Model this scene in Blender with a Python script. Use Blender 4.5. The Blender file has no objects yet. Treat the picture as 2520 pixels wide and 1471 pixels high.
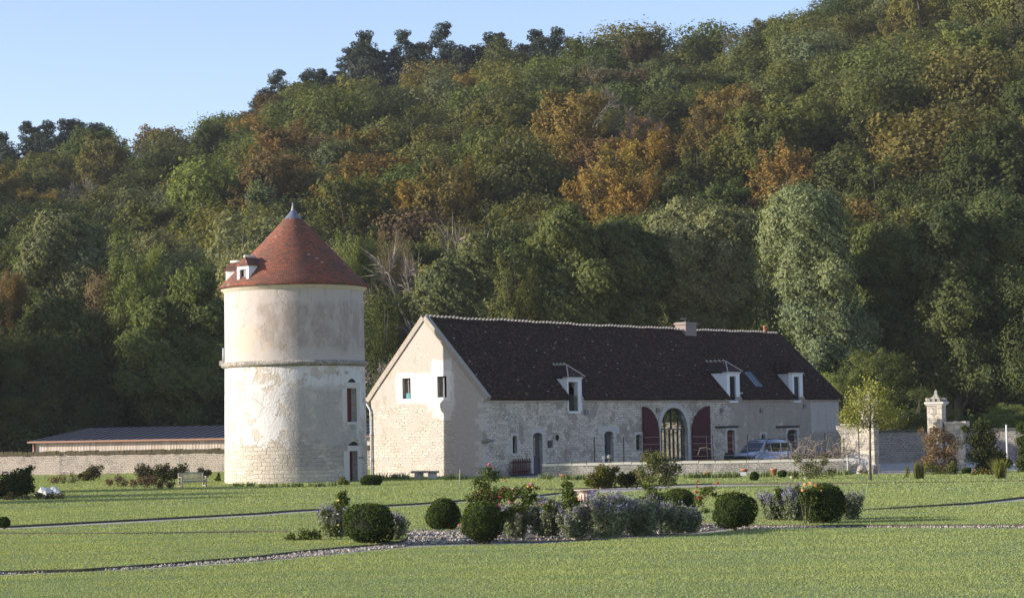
import bpy, bmesh, math, random
import numpy as np
from mathutils import Vector, Matrix
from mathutils.geometry import tessellate_polygon
from math import sin, cos, pi, radians, atan2, sqrt

scene = bpy.context.scene
COL = scene.collection
rng = np.random.default_rng(7)
random.seed(7)

# ------------------------------------------------------------------ camera
IW, IH = 2520.0, 1471.0          # the photograph's pixel grid used for surveying
FPX, PITCH, ROLL, EYE = 5217.97, 0.06, 0.0189, 3.3285
cam = bpy.data.cameras.new('camera'); camo = bpy.data.objects.new('camera', cam); COL.objects.link(camo)
cam.sensor_fit = 'HORIZONTAL'; cam.sensor_width = 36.0; cam.lens = 36.0 * FPX / IW
cam.clip_start = 0.5; cam.clip_end = 6000
fw = Vector((0, cos(PITCH), sin(PITCH))); up0 = Vector((0, -sin(PITCH), cos(PITCH))); rt0 = Vector((1, 0, 0))
rt = rt0 * cos(ROLL) - up0 * sin(ROLL); upv = up0 * cos(ROLL) + rt0 * sin(ROLL)
mw = Matrix((( rt.x, upv.x, -fw.x, 0), (rt.y, upv.y, -fw.y, 0), (rt.z, upv.z, -fw.z, EYE), (0, 0, 0, 1)))
camo.matrix_world = mw
scene.camera = camo

# ------------------------------------------------------------------ light
SUN_AZ, SUN_EL = radians(8.58), radians(15.5)
S = Vector((-cos(SUN_AZ) * cos(SUN_EL), -sin(SUN_AZ) * cos(SUN_EL), sin(SUN_EL)))
sl = bpy.data.lights.new('sun', 'SUN'); sl.energy = 4.8; sl.angle = radians(0.53); sl.color = (1.0, 0.925, 0.835)
so = bpy.data.objects.new('sun', sl); COL.objects.link(so)
so.rotation_euler = S.to_track_quat('Z', 'Y').to_euler()
w = bpy.data.worlds.new('World'); scene.world = w; w.use_nodes = True
nt = w.node_tree; bg = nt.nodes['Background']
sky = nt.nodes.new('ShaderNodeTexSky'); sky.sky_type = 'NISHITA'; sky.sun_disc = False
sky.sun_elevation = SUN_EL; sky.sun_rotation = atan2(S.x, S.y)
sky.air_density = 1.0; sky.dust_density = 0.35; sky.ozone_density = 2.6
tint = nt.nodes.new('ShaderNodeMix'); tint.data_type = 'RGBA'; tint.blend_type = 'MULTIPLY'; tint.inputs[0].default_value = 1; tint.inputs[7].default_value = (1.02, .875, .92, 1)
nt.links.new(sky.outputs[0], tint.inputs[6]); nt.links.new(tint.outputs[2], bg.inputs[0]); bg.inputs[1].default_value = 0.15
scene.view_settings.view_transform = 'Standard'; scene.view_settings.look = 'None'
scene.view_settings.exposure = 0.95; scene.view_settings.gamma = 1
scene.cycles.max_bounces = 6; scene.cycles.diffuse_bounces = 3; scene.cycles.transmission_bounces = 4
scene.cycles.glossy_bounces = 3; scene.cycles.transparent_max_bounces = 6
scene.cycles.sample_clamp_indirect = 4

# ------------------------------------------------------------------ survey helpers
def ray(px, py):
    X = px - IW / 2; Y = py - IH / 2
    u = X * cos(ROLL) - Y * sin(ROLL); v = X * sin(ROLL) + Y * cos(ROLL)
    d = Vector((u / FPX, 1, -v / FPX)); c, s = cos(PITCH), sin(PITCH)
    return Vector((d.x, d.y * c - d.z * s, d.y * s + d.z * c))
ORG = Vector((0, 0, EYE))
def G(px, py, z=0.0):
    d = ray(px, py); return ORG + d * ((z - EYE) / d.z)
def AT(px, py, Y):
    d = ray(px, py); return ORG + d * (Y / d.y)
def project(P):                      # numpy (n,3) -> photo pixels
    P = np.asarray(P, float).reshape(-1, 3)
    x, y, z = P[:, 0], P[:, 1], P[:, 2] - EYE
    c, s = cos(PITCH), sin(PITCH)
    d = y * c + z * s; u = -y * s + z * c
    px = FPX * x / d; py = -FPX * u / d
    return IW / 2 + px * cos(ROLL) + py * sin(ROLL), IH / 2 - px * sin(ROLL) + py * cos(ROLL)
def inpoly(x, y, poly):
    x = np.asarray(x); y = np.asarray(y); r = np.zeros(x.shape, bool); n = len(poly)
    for i in range(n):
        x0, y0 = poly[i]; x1, y1 = poly[(i + 1) % n]
        if y0 == y1: continue
        k = ((y0 > y) != (y1 > y)) & (x < (x1 - x0) * (y - y0) / (y1 - y0) + x0)
        r ^= k
    return r

# ------------------------------------------------------------------ node helpers
class NT:
    def __init__(s, name):
        s.m = bpy.data.materials.new(name); s.m.use_nodes = True; s.t = s.m.node_tree
        s.t.nodes.clear(); s.out = s.n('ShaderNodeOutputMaterial')
    def n(s, typ, **kw):
        nd = s.t.nodes.new(typ)
        for k, v in kw.items(): setattr(nd, k, v)
        return nd
    def set(s, sock, v):
        if v is None: return
        if hasattr(v, 'is_output') or isinstance(v, bpy.types.NodeSocket): s.t.links.new(v, sock)
        else:
            try: sock.default_value = v
            except Exception: sock.default_value = tuple(v) + (1,)
    def uv(s): return s.n('ShaderNodeUVMap').outputs[0]
    def obj(s): return s.n('ShaderNodeTexCoord').outputs['Object']
    def pos(s): return s.n('ShaderNodeNewGeometry').outputs['Position']
    def sep(s, v):
        x = s.n('ShaderNodeSeparateXYZ'); s.set(x.inputs[0], v); return x.outputs
    def scale(s, v, sc):
        x = s.n('ShaderNodeVectorMath', operation='MULTIPLY'); s.set(x.inputs[0], v); x.inputs[1].default_value = sc; return x.outputs[0]
    def noise(s, v, sc, det=4, rough=0.55, col=False, dist=0):
        x = s.n('ShaderNodeTexNoise'); s.set(x.inputs['Vector'], v); x.inputs['Scale'].default_value = sc
        x.inputs['Detail'].default_value = det; x.inputs['Roughness'].default_value = rough; x.inputs['Distortion'].default_value = dist
        return x.outputs[1 if col else 0]
    def math(s, op, a, b=None, clamp=False):
        x = s.n('ShaderNodeMath', operation=op); x.use_clamp = clamp; s.set(x.inputs[0], a)
        if b is not None: s.set(x.inputs[1], b)
        return x.outputs[0]
    def step(s, v, lo, hi):
        x = s.n('ShaderNodeMapRange', interpolation_type='SMOOTHSTEP'); s.set(x.inputs[0], v)
        x.inputs[1].default_value = lo; x.inputs[2].default_value = hi; return x.outputs[0]
    def mix(s, f, a, b, mode='MIX'):
        x = s.n('ShaderNodeMix', data_type='RGBA', blend_type=mode); s.set(x.inputs[0], f)
        s.set(x.inputs[6], a); s.set(x.inputs[7], b); return x.outputs[2]
    def warp(s, v, sc, amt):
        c = s.noise(v, sc, 3, col=True)
        x = s.n('ShaderNodeVectorMath', operation='SUBTRACT'); s.set(x.inputs[0], c); x.inputs[1].default_value = (.5, .5, .5)
        y = s.n('ShaderNodeVectorMath', operation='SCALE'); s.set(y.inputs[0], x.outputs[0]); y.inputs['Scale'].default_value = amt
        z = s.n('ShaderNodeVectorMath', operation='ADD'); s.set(z.inputs[0], v); s.set(z.inputs[1], y.outputs[0]); return z.outputs[0]
    def brick(s, v, c1, c2, mortar, bw, rh, ms, bias=0, off=.5, smooth=.1):
        x = s.n('ShaderNodeTexBrick'); s.set(x.inputs['Vector'], v); x.offset = off
        x.inputs['Scale'].default_value = 1; x.inputs['Brick Width'].default_value = bw; x.inputs['Row Height'].default_value = rh
        x.inputs['Mortar Size'].default_value = ms; x.inputs['Mortar Smooth'].default_value = smooth; x.inputs['Bias'].default_value = bias
        s.set(x.inputs['Color1'], c1); s.set(x.inputs['Color2'], c2); s.set(x.inputs['Mortar'], mortar)
        return x.outputs[0], x.outputs[1]
    def box(s, uv, u0, u1, v0, v1, soft):     # soft rectangle mask in metres
        o = s.sep(uv)
        a = s.math('MULTIPLY', s.step(o[0], u0 - soft, u0 + soft), s.step(o[0], u1 + soft, u1 - soft))
        b = s.math('MULTIPLY', s.step(o[1], v0 - soft, v0 + soft), s.step(o[1], v1 + soft, v1 - soft))
        return s.math('MULTIPLY', a, b)
    def fin(s, col, rough=.85, bump=None, bd=.02, bs=1, metal=0, spec=.3, emit=None):
        p = s.n('ShaderNodeBsdfPrincipled'); s.set(p.inputs['Base Color'], col); s.set(p.inputs['Roughness'], rough)
        p.inputs['Metallic'].default_value = metal; p.inputs['Specular IOR Level'].default_value = spec
        if bump is not None:
            b = s.n('ShaderNodeBump'); b.inputs['Strength'].default_value = bs; b.inputs['Distance'].default_value = bd
            s.set(b.inputs['Height'], bump); s.t.links.new(b.outputs[0], p.inputs['Normal'])
        s.t.links.new(p.outputs[0], s.out.inputs[0]); return s.m
def simple(name, col, rough=.7, var=.25, sc=6, metal=0, spec=.3, bump=0.0):
    t = NT(name); o = t.obj(); n = t.noise(o, sc, 5)
    c = t.mix(n, tuple(x * (1 - var) for x in col) + (1,), tuple(min(1, x * (1 + var)) for x in col) + (1,))
    return t.fin(c, rough, n if bump else None, bump, 1, metal, spec)
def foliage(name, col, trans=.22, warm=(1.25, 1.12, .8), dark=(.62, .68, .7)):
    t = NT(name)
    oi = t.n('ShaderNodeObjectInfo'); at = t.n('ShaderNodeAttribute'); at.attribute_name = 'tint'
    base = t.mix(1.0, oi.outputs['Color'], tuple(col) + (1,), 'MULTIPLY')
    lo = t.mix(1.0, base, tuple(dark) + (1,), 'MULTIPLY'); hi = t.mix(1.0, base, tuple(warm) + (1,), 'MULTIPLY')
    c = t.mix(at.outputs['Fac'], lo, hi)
    d = t.n('ShaderNodeBsdfDiffuse'); t.set(d.inputs[0], c)
    r = t.n('ShaderNodeBsdfTranslucent'); t.set(r.inputs[0], t.mix(1.0, c, (1.15, 1.1, .55, 1), 'MULTIPLY'))
    m = t.n('ShaderNodeMixShader'); m.inputs[0].default_value = trans
    t.t.links.new(d.outputs[0], m.inputs[1]); t.t.links.new(r.outputs[0], m.inputs[2])
    t.t.links.new(m.outputs[0], t.out.inputs[0]); return t.m

# ------------------------------------------------------------------ mesh helpers
def tag(o, label=None, cat=None, group=None, kind=None):
    if label: o['label'] = label
    if cat: o['category'] = cat
    if group: o['group'] = group
    if kind: o['kind'] = kind
    return o
def thing(name, label, cat, loc=(0, 0, 0), rz=0, group=None):
    o = bpy.data.objects.new(name, None); COL.objects.link(o); o.empty_display_size = .3
    o.location = loc; o.rotation_euler = (0, 0, rz); return tag(o, label, cat, group)
def boxuv(co, n):
    a = abs(n.x), abs(n.y), abs(n.z)
    if a[2] >= a[0] and a[2] >= a[1]: return (co.x, co.y)
    if a[0] > a[1]: return (co.y, co.z)
    return (co.x, co.z)
class MB:
    def __init__(s): s.v = []; s.f = []; s.sm = []
    def add(s, vs, fs, smooth=False):
        b = len(s.v); s.v += [Vector(x) for x in vs]
        for f in fs: s.f.append([b + i for i in f]); s.sm.append(smooth)
        return s
    def box(s, c, d, rz=0, top=1.0, rx=0, ry=0):
        x, y, z = d[0] / 2, d[1] / 2, d[2] / 2; t = top
        vs = [(-x, -y, -z), (x, -y, -z), (x, y, -z), (-x, y, -z), (-x * t, -y * t, z), (x * t, -y * t, z), (x * t, y * t, z), (-x * t, y * t, z)]
        R = Matrix.Rotation(rz, 3, 'Z') @ Matrix.Rotation(ry, 3, 'Y') @ Matrix.Rotation(rx, 3, 'X'); c = Vector(c)
        return s.add([R @ Vector(v) + c for v in vs], [(0, 3, 2, 1), (4, 5, 6, 7), (0, 1, 5, 4), (1, 2, 6, 5), (2, 3, 7, 6), (3, 0, 4, 7)])
    def b2(s, x0, x1, y0, y1, z0, z1): return s.box(((x0 + x1) / 2, (y0 + y1) / 2, (z0 + z1) / 2), (abs(x1 - x0), abs(y1 - y0), abs(z1 - z0)))
    def tube(s, pts, rad, n=6, cap=True, smooth=True):
        pts = [Vector(p) for p in pts]; k = len(pts)
        if not hasattr(rad, '__len__'): rad = [rad] * k
        vs = []; prev = None
        for i, p in enumerate(pts):
            d = (pts[min(i + 1, k - 1)] - pts[max(i - 1, 0)])
            if d.length < 1e-9: d = Vector((0, 0, 1))
            d.normalize(); a = Vector((1, 0, 0)) if abs(d.x) < .8 else Vector((0, 1, 0))
            if prev is not None: a = prev
            u = (a - d * a.dot(d)).normalized(); v = d.cross(u); prev = u
            for j in range(n):
                t = 2 * pi * j / n; vs.append(p + (u * cos(t) + v * sin(t)) * rad[i])
        fs = [(i * n + j, i * n + (j + 1) % n, (i + 1) * n + (j + 1) % n, (i + 1) * n + j) for i in range(k - 1) for j in range(n)]
        if cap: fs += [tuple(range(n))[::-1], tuple((k - 1) * n + j for j in range(n))]
        return s.add(vs, fs, smooth)
    def lathe(s, prof, n=24, c=(0, 0, 0), smooth=True, a0=0, a1=2 * pi):
        c = Vector(c); full = abs(a1 - a0 - 2 * pi) < 1e-6; m = n if full else n + 1; vs = []
        for r, z in prof:
            for j in range(m):
                t = a0 + (a1 - a0) * j / n; vs.append(c + Vector((r * cos(t), r * sin(t), z)))
        fs = [(i * m + j, i * m + (j + 1) % m, (i + 1) * m + (j + 1) % m, (i + 1) * m + j) for i in range(len(prof) - 1) for j in range(n)]
        return s.add(vs, fs, smooth)
    def prism(s, poly, f, dvec):          # polygon (2d) mapped by f to 3d, extruded by dvec
        n = len(poly); A = [Vector(f(*p)) for p in poly]; B = [a + Vector(dvec) for a in A]
        tris = tessellate_polygon([[Vector((p[0], p[1], 0)) for p in poly]])
        fs = [tuple(t) for t in tris] + [tuple(n + i for i in t[::-1]) for t in tris]
        fs += [(i, (i + 1) % n, n + (i + 1) % n, n + i) for i in range(n)]
        return s.add(A + B, fs)
    def holed(s, outer, holes, f, inward, depth):   # planar wall with openings and their reveals
        loops = [outer] + holes; flat = [p for l in loops for p in l]
        tris = tessellate_polygon([[Vector((p[0], p[1], 0)) for p in l] for l in loops])
        s.add([f(*p) for p in flat], [tuple(t) for t in tris])
        iv = Vector(inward) * depth
        for h in holes:
            A = [Vector(f(*p)) for p in h]; n = len(h)
            s.add(A + [a + iv for a in A], [(i, (i + 1) % n, n + (i + 1) % n, n + i) for i in range(n)])
        return s
    def build(s, name, m, parent=None, loc=None, uvf=None, bevel=0, recalc=True):
        me = bpy.data.meshes.new(name); me.from_pydata([tuple(v) for v in s.v], [], s.f)
        me.polygons.foreach_set('use_smooth', s.sm)
        if recalc or bevel:
            bm = bmesh.new(); bm.from_mesh(me)
            bmesh.ops.remove_doubles(bm, verts=bm.verts, dist=1e-5)
            if bevel: bmesh.ops.bevel(bm, geom=[e for e in bm.edges if len(e.link_faces) == 2 and e.calc_face_angle(0) > .5], offset=bevel, segments=2, affect='EDGES', profile=.6)
            bmesh.ops.recalc_face_normals(bm, faces=bm.faces); bm.to_mesh(me); bm.free()
        uvl = me.uv_layers.new(name='UVMap'); g = uvf or boxuv
        for p in me.polygons:
            us = [g(me.vertices[me.loops[li].vertex_index].co, p.normal) for li in p.loop_indices]
            if uvf:
                mx = max(q[0] for q in us)
                us = [(q[0] + UWRAP if mx - q[0] > UWRAP / 2 else q[0], q[1]) for q in us]
            for li, q in zip(p.loop_indices, us): uvl.data[li].uv = q
        o = bpy.data.objects.new(name, me); COL.objects.link(o)
        for x in (m if isinstance(m, (list, tuple)) else [m]): me.materials.append(x)
        if parent: o.parent = parent
        if loc is not None: o.location = loc
        return o
UWRAP = 1e9
def arrmesh(name, V, k, mat, tint=None, parent=None, loc=None):   # polygons of k corners each, from a (n*k,3) array
    n = len(V) // k; me = bpy.data.meshes.new(name)
    me.vertices.add(n * k); me.vertices.foreach_set('co', np.ascontiguousarray(V, dtype=np.float32).ravel())
    me.loops.add(n * k); me.loops.foreach_set('vertex_index', np.arange(n * k, dtype=np.int32))
    me.polygons.add(n); me.polygons.foreach_set('loop_start', np.arange(0, n * k, k, dtype=np.int32))
    me.update(calc_edges=True)
    if tint is not None:
        a = me.attributes.new('tint', 'FLOAT', 'POINT'); a.data.foreach_set('value', np.repeat(tint, k).astype(np.float32))
    me.materials.append(mat)
    o = bpy.data.objects.new(name, me); COL.objects.link(o)
    if parent: o.parent = parent
    if loc is not None: o.location = loc
    return o
def unit(v): return v / np.maximum(np.linalg.norm(v, axis=1, keepdims=True), 1e-9)
def rdirs(n, r=rng): return unit(r.normal(size=(n, 3)))
def leafquads(P, N, size, asp=.6, r=rng):
    n = len(P); t = np.cross(N, rdirs(n, r)); t = unit(t); b = np.cross(N, t)
    s = (size * r.uniform(.6, 1.35, (n, 1))); k1 = r.uniform(.7, 1.2, (n, 1)); k2 = r.uniform(.7, 1.2, (n, 1))
    V = np.stack([P + t * s, P + b * s * asp * k1, P - t * s, P - b * s * asp * k2], 1)
    return V.reshape(-1, 3)
def copy_thing(root, loc, rz=0, sc=None, label=None, group=None, color=None):
    r = root.copy(); COL.objects.link(r); r.location = loc; r.rotation_euler = (0, 0, rz)
    if sc is not None: r.scale = sc
    if label: r['label'] = label
    if group: r['group'] = group
    for ch in list(root.children):
        c = ch.copy(); COL.objects.link(c); c.parent = r
        if color and ch.name.split('.')[0] in ('crown', 'foliage'): c.color = tuple(color) + (1,)
        for g in list(ch.children):
            d = g.copy(); COL.objects.link(d); d.parent = c
    return r

# ================================================================== GROUND
def gravel_mat(name, c1, c2, sc):
    t = NT(name); p = t.pos(); n = t.noise(p, sc, 6, .7); v = t.n('ShaderNodeTexVoronoi'); t.set(v.inputs['Vector'], p); v.inputs['Scale'].default_value = sc * 1.6
    big = t.noise(p, .35, 3)
    c = t.mix(t.step(n, .3, .7), c1 + (1,), c2 + (1,)); c = t.mix(t.math('MULTIPLY', v.outputs['Color'], .5), c, (.5, .46, .40, 1), 'MIX')
    c = t.mix(t.math('MULTIPLY', t.step(big, .45, .7), .5), c, (.20, .19, .11, 1))
    return t.fin(c, .95, v.outputs['Distance'], .02, 1)
M_GRAVEL = gravel_mat('pale_gravel', (.23, .20, .16), (.44, .40, .335), 9)
t = NT('lawn_soil'); p = t.pos(); n = t.noise(p, .5, 6, .65); n2 = t.noise(p, 14, 4)
c = t.mix(t.step(n, .35, .65), (.17, .205, .085, 1), (.22, .25, .11, 1)); c = t.mix(t.math('MULTIPLY', n2, .45), c, (.05, .06, .02, 1))
geo = t.n('ShaderNodeNewGeometry'); up = t.step(t.sep(geo.outputs['Normal'])[2], .3, .7)
c = t.mix(up, (.085, .075, .045, 1), c)
M_LAWN = t.fin(c, .95, n2, .05, 1)
t = NT('wood_floor'); p = t.pos(); n = t.noise(p, .15, 5)
M_HILL = t.fin(t.mix(n, (.025, .028, .012, 1), (.05, .045, .02, 1)), 1)

m = MB(); m.add([(-1200, -100, 0), (1200, -100, 0), (1200, 1300, 0), (-1200, 1300, 0)], [(0, 1, 2, 3)])
tag(m.build('ground', M_GRAVEL), kind='structure')

def ext(pts, z=.075): return [tuple(G(x, y, z).xy) for x, y in pts]
E1 = [(-500, 1462), (0, 1416), (300, 1403), (640, 1382), (860, 1361), (1000, 1347), (1150, 1341), (1330, 1338), (1600, 1322), (1820, 1304), (2000, 1299), (2200, 1298), (2520, 1300), (3100, 1304)]
L1 = ext([(-500, 2100)] + E1 + [(3100, 2100)])
E2 = [(-500, 1450), (0, 1404), (200, 1399), (410, 1384), (635, 1366), (694, 1359), (755, 1352), (860, 1343), (940, 1337), (992, 1328), (1006, 1316)]
L2 = ext(E2 + [(996, 1309), (745, 1309), (635, 1309.5), (300, 1314), (0, 1314.5), (-500, 1319)])
E3n = [(-500, 1315), (0, 1310.5), (300, 1310), (635, 1305.5), (740, 1306), (1000, 1305), (1140, 1303), (1250, 1290), (1500, 1270), (1740, 1284), (1790, 1290), (2060, 1291), (2520, 1289), (3100, 1294)]
E4n = [(3100, 1212), (2520, 1231), (2391, 1242.5), (2136, 1254.5), (2085, 1257)]
PATHN = [(2100, 1191.0), (1917, 1194.0), (1750, 1196.5), (1666, 1199.5), (1560, 1208.0), (1460, 1212.5), (1378, 1217.5), (1304, 1225.0), (1160, 1233.5), (1015, 1245.0), (880, 1253.0), (694, 1264.0), (635, 1269.5), (24, 1302.0), (-500, 1329 - 20)]
L3 = ext(E3n + E4n + PATHN)
L4 = ext([(2085, 1257), (2136, 1251.5), (2391, 1235.5), (2520, 1221), (3100, 1197), (3100, 1176), (2520, 1184), (2182, 1189), (2100, 1190)])
PATHF = [(-500, 1302.8), (24, 1292.8), (320, 1277.3), (635, 1260.8), (694, 1255.8), (880, 1245.3), (1015, 1237.8), (1160, 1227.3), (1304, 1218.8), (1378, 1210.8), (1420, 1205.3), (1319, 1204.8), (1319, 1202.8), (1413, 1201.3), (1544, 1195.3), (1666, 1190.8), (1752, 1188.6), (1917, 1187.8), (2182, 1186.3), (2520, 1181.3), (3100, 1172.8)]
L5 = ext(PATHF) + ext([(3100, 1148), (2580, 1157), (2290, 1162), (2190, 1166.5), (2090, 1165.5)]) + [(21.4, 135.6), (1.7, 134.0), (1.0, 134.6), (-.3, 138.4), (-2.3, 140.0), (-9.8, 145.7), (-9.5, 173), (-70, 177)]
lawns = [L1, L2, L3, L4, L5]
m = MB()
for P in lawns:
    n = len(P); tr = tessellate_polygon([[Vector((x, y, 0)) for x, y in P]])
    m.add([(x, y, .075) for x, y in P] + [(x, y, -.02) for x, y in P], [tuple(q) for q in tr] + [(i, (i + 1) % n, n + (i + 1) % n, n + i) for i in range(n)])
tag(m.build('lawn', M_LAWN, recalc=True), kind='structure')

# grass blades standing on the lawns
def lawn_blades(rng=rng, a0=-.285, a1=.27, dk=1.0):
    Vs = []; Ts = []
    for d0, d1, dens, hgt, wid in [(36, 50, 480, .036, .023), (50, 68, 300, .039, .029), (68, 95, 140, .046, .040), (95, 175, 50, .056, .066)]:
        area = (d1 - d0) * ((d0 + d1) * .5 * (a1 - a0 + .005)) * dk; n = int(area * dens)
        y = np.sqrt(rng.uniform(d0 * d0, d1 * d1, n)); x = rng.uniform(a0, a1, n) * y
        keep = np.zeros(n, bool)
        for P in lawns: keep |= inpoly(x, y, P)
        x, y = x[keep], y[keep]; n = len(x)
        # uneven growth: long-wave patches
        pn = (np.sin(x * .9 + 1.3 * np.sin(y * .31)) + np.sin(y * .55 + 2 * np.sin(x * .23)) + np.sin((x + y) * 1.7) * .6) / 2.6
        h = hgt * (1 + .22 * pn) * rng.uniform(.5, 1.35, n) * (1 + .9 * (rng.random(n) < .025)); a = rng.uniform(0, 2 * pi, n); ww = wid * rng.uniform(.6, 1.3, n)
        lean = rng.normal(0, .35, (n, 2)) * h[:, None]
        z0 = np.full(n, .07)
        A = np.stack([x - np.cos(a) * ww / 2, y - np.sin(a) * ww / 2, z0], 1); B = np.stack([x + np.cos(a) * ww / 2, y + np.sin(a) * ww / 2, z0], 1)
        C = np.stack([x + lean[:, 0], y + lean[:, 1], z0 + h], 1)
        Vs.append(np.stack([A, B, C], 1).reshape(-1, 3)); Ts.append(np.clip(.5 + .28 * pn + .34 * np.sin((y - .12 * x) * 2.1 + .8 * np.sin(x * .21)) * np.sin(y * .37 + x * .05) + rng.normal(0, .16, n), 0, 1))
    return np.concatenate(Vs), np.concatenate(Ts)
M_GRASS = foliage('grass_blade', (.285, .334, .136), .36, (1.18, 1.09, .96), (.82, .88, .86))
V, T = lawn_blades()
tag(arrmesh('grass', V, 3, M_GRASS, T), 'short mown grass of the lawns, paler and greener in patches', 'grass', kind='stuff')

# loose stones on the open bed and along the front path
def stones(poly, n, s0, s1, zb=0.0):
    P = np.array(poly); lo, hi = P.min(0), P.max(0); out = []
    x = rng.uniform(lo[0], hi[0], n * 6); y = rng.uniform(lo[1], hi[1], n * 6); k = inpoly(x, y, poly); x, y = x[k][:n], y[k][:n]
    base = np.array([[0, 0, -1], [1, 0, 0], [0, 1, 0], [-1, 0, 0], [0, -1, 0], [0, 0, 1]], float)
    F = [(0, 2, 1), (0, 3, 2), (0, 4, 3), (0, 1, 4), (5, 1, 2), (5, 2, 3), (5, 3, 4), (5, 4, 1)]
    for i in range(len(x)):
        s = rng.uniform(s0, s1) * rng.uniform(.6, 1.2, 3); v = base * s * rng.uniform(.7, 1.2, (6, 1)); a = rng.uniform(0, 6.3)
        R = np.array([[cos(a), -sin(a), 0], [sin(a), cos(a), 0], [0, 0, 1]]); v = v @ R.T + [x[i], y[i], zb + s[2] * .5]
        for f in F: out.append(v[list(f)])
    return np.array(out).reshape(-1, 3)
t = NT('loose_stone'); at = t.n('ShaderNodeAttribute'); at.attribute_name = 'tint'
M_STONE = t.fin(t.mix(at.outputs['Fac'], (.13, .105, .08, 1), (.45, .395, .32, 1)), .9)
bed = ext([(1000, 1342), (1150, 1337), (1240, 1334), (1240, 1296), (1140, 1304), (1012, 1308)], 0)
bed2 = ext([(1240, 1335), (1330, 1334), (1600, 1318), (1700, 1312), (1790, 1300), (1780, 1291), (1500, 1272), (1250, 1291)], 0)
t = NT('bed_soil'); p = t.pos(); n = t.noise(p, 6, 6, .7)
M_SOIL = t.fin(t.mix(n, (.055, .045, .032, 1), (.17, .145, .11, 1)), 1, n, .05, 1)
m = MB(); m.add([(x, y, .012) for x, y in bed2], [tuple(q) for q in tessellate_polygon([[Vector((x, y, 0)) for x, y in bed2]])]); tag(m.build('flower_bed', M_SOIL), kind='structure')
fp = ext([(-60, 1416), (300, 1402), (640, 1380), (860, 1359), (1000, 1345), (1000, 1338), (860, 1348), (694, 1364), (410, 1385), (200, 1400), (-60, 1411)], 0)
fp2 = ext([(1790, 1291), (2060, 1292), (2600, 1290), (2600, 1300), (2000, 1298), (1800, 1304)], 0)
V = np.concatenate([stones(bed, 2600, .03, .075), stones(bed2, 900, .03, .07), stones(fp, 2600, .02, .048), stones(fp2, 2400, .022, .055)])
tag(arrmesh('loose_gravel', V, 3, M_STONE, np.repeat(rng.uniform(0, 1, len(V) // 24), 8)), 'loose pale stones covering the open bed and the front path', 'gravel', kind='stuff')

# ================================================================== HILL
RX = np.array([-1200, -500, -100, 0, 200, 350, 480, 600, 660, 760, 900, 1040, 1200, 1400, 1540, 1660, 1880, 1910, 2100, 2520, 3000, 4000], float)
RZ = np.array([58, 60, 54.5, 54, 54, 54.5, 58, 62.5, 67.5, 69, 70, 70, 72, 75, 78, 75, 76, 79, 87, 100, 108, 112], float)
def ridge(x, y): return np.interp((x / y) * FPX + 1266, RX, RZ)
def hillz(x, y):
    s = np.clip((y - 214) / 236.0, 0, 1.0)
    over = np.clip((y - 450) / 300, 0, 1)
    f = np.where(s < .12, s * s / .24, s - .06) / .94
    return ridge(x, y) * (f + .05 * np.sin(s * pi)) * (1 - .1 * over) + 1.6 * np.sin(x * .09 + y * .05) * s
m = MB(); NX, NY = 90, 46
ang = np.linspace(-.75, .7, NX); ys = np.concatenate([np.linspace(205, 470, 36), np.linspace(500, 1100, 10)])
vs = [(a * y, y, float(hillz(a * y, y)) - (.3 if j == 0 else 0)) for j, y in enumerate(ys) for a in ang]
m.add(vs, [(j * NX + i, j * NX + i + 1, (j + 1) * NX + i + 1, (j + 1) * NX + i) for j in range(NY - 1) for i in range(NX - 1)], True)
tag(m.build('hill', M_HILL), kind='structure')

# ================================================================== TREES
M_LEAF = foliage('tree_leaf', (1, 1, 1), .33)
M_NEEDLE = foliage('pine_needle', (1, 1, 1), .05, (1.2, 1.1, .9), (.7, .75, .8))
t = NT('bark'); o = t.obj(); n = t.noise(t.scale(o, (3, 3, .6)), 2.5, 5)
M_BARK = t.fin(t.mix(n, (.05, .042, .034, 1), (.15, .13, .105, 1)), .95, n, .04)
t = NT('pale_bark'); o = t.obj(); n = t.noise(t.scale(o, (3, 3, .6)), 2.5, 5)
M_PALEBARK = t.fin(t.mix(n, (.12, .11, .095, 1), (.25, .23, .20, 1)), .95, n, .03)
t = NT('bare_twig'); at = t.n('ShaderNodeAttribute'); at.attribute_name = 'tint'; oi = t.n('ShaderNodeObjectInfo')
M_TWIG = t.fin(t.mix(1.0, oi.outputs['Color'], t.mix(at.outputs['Fac'], (.6, .6, .6, 1), (1.3, 1.25, 1.2, 1)), 'MULTIPLY'), .95)

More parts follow.
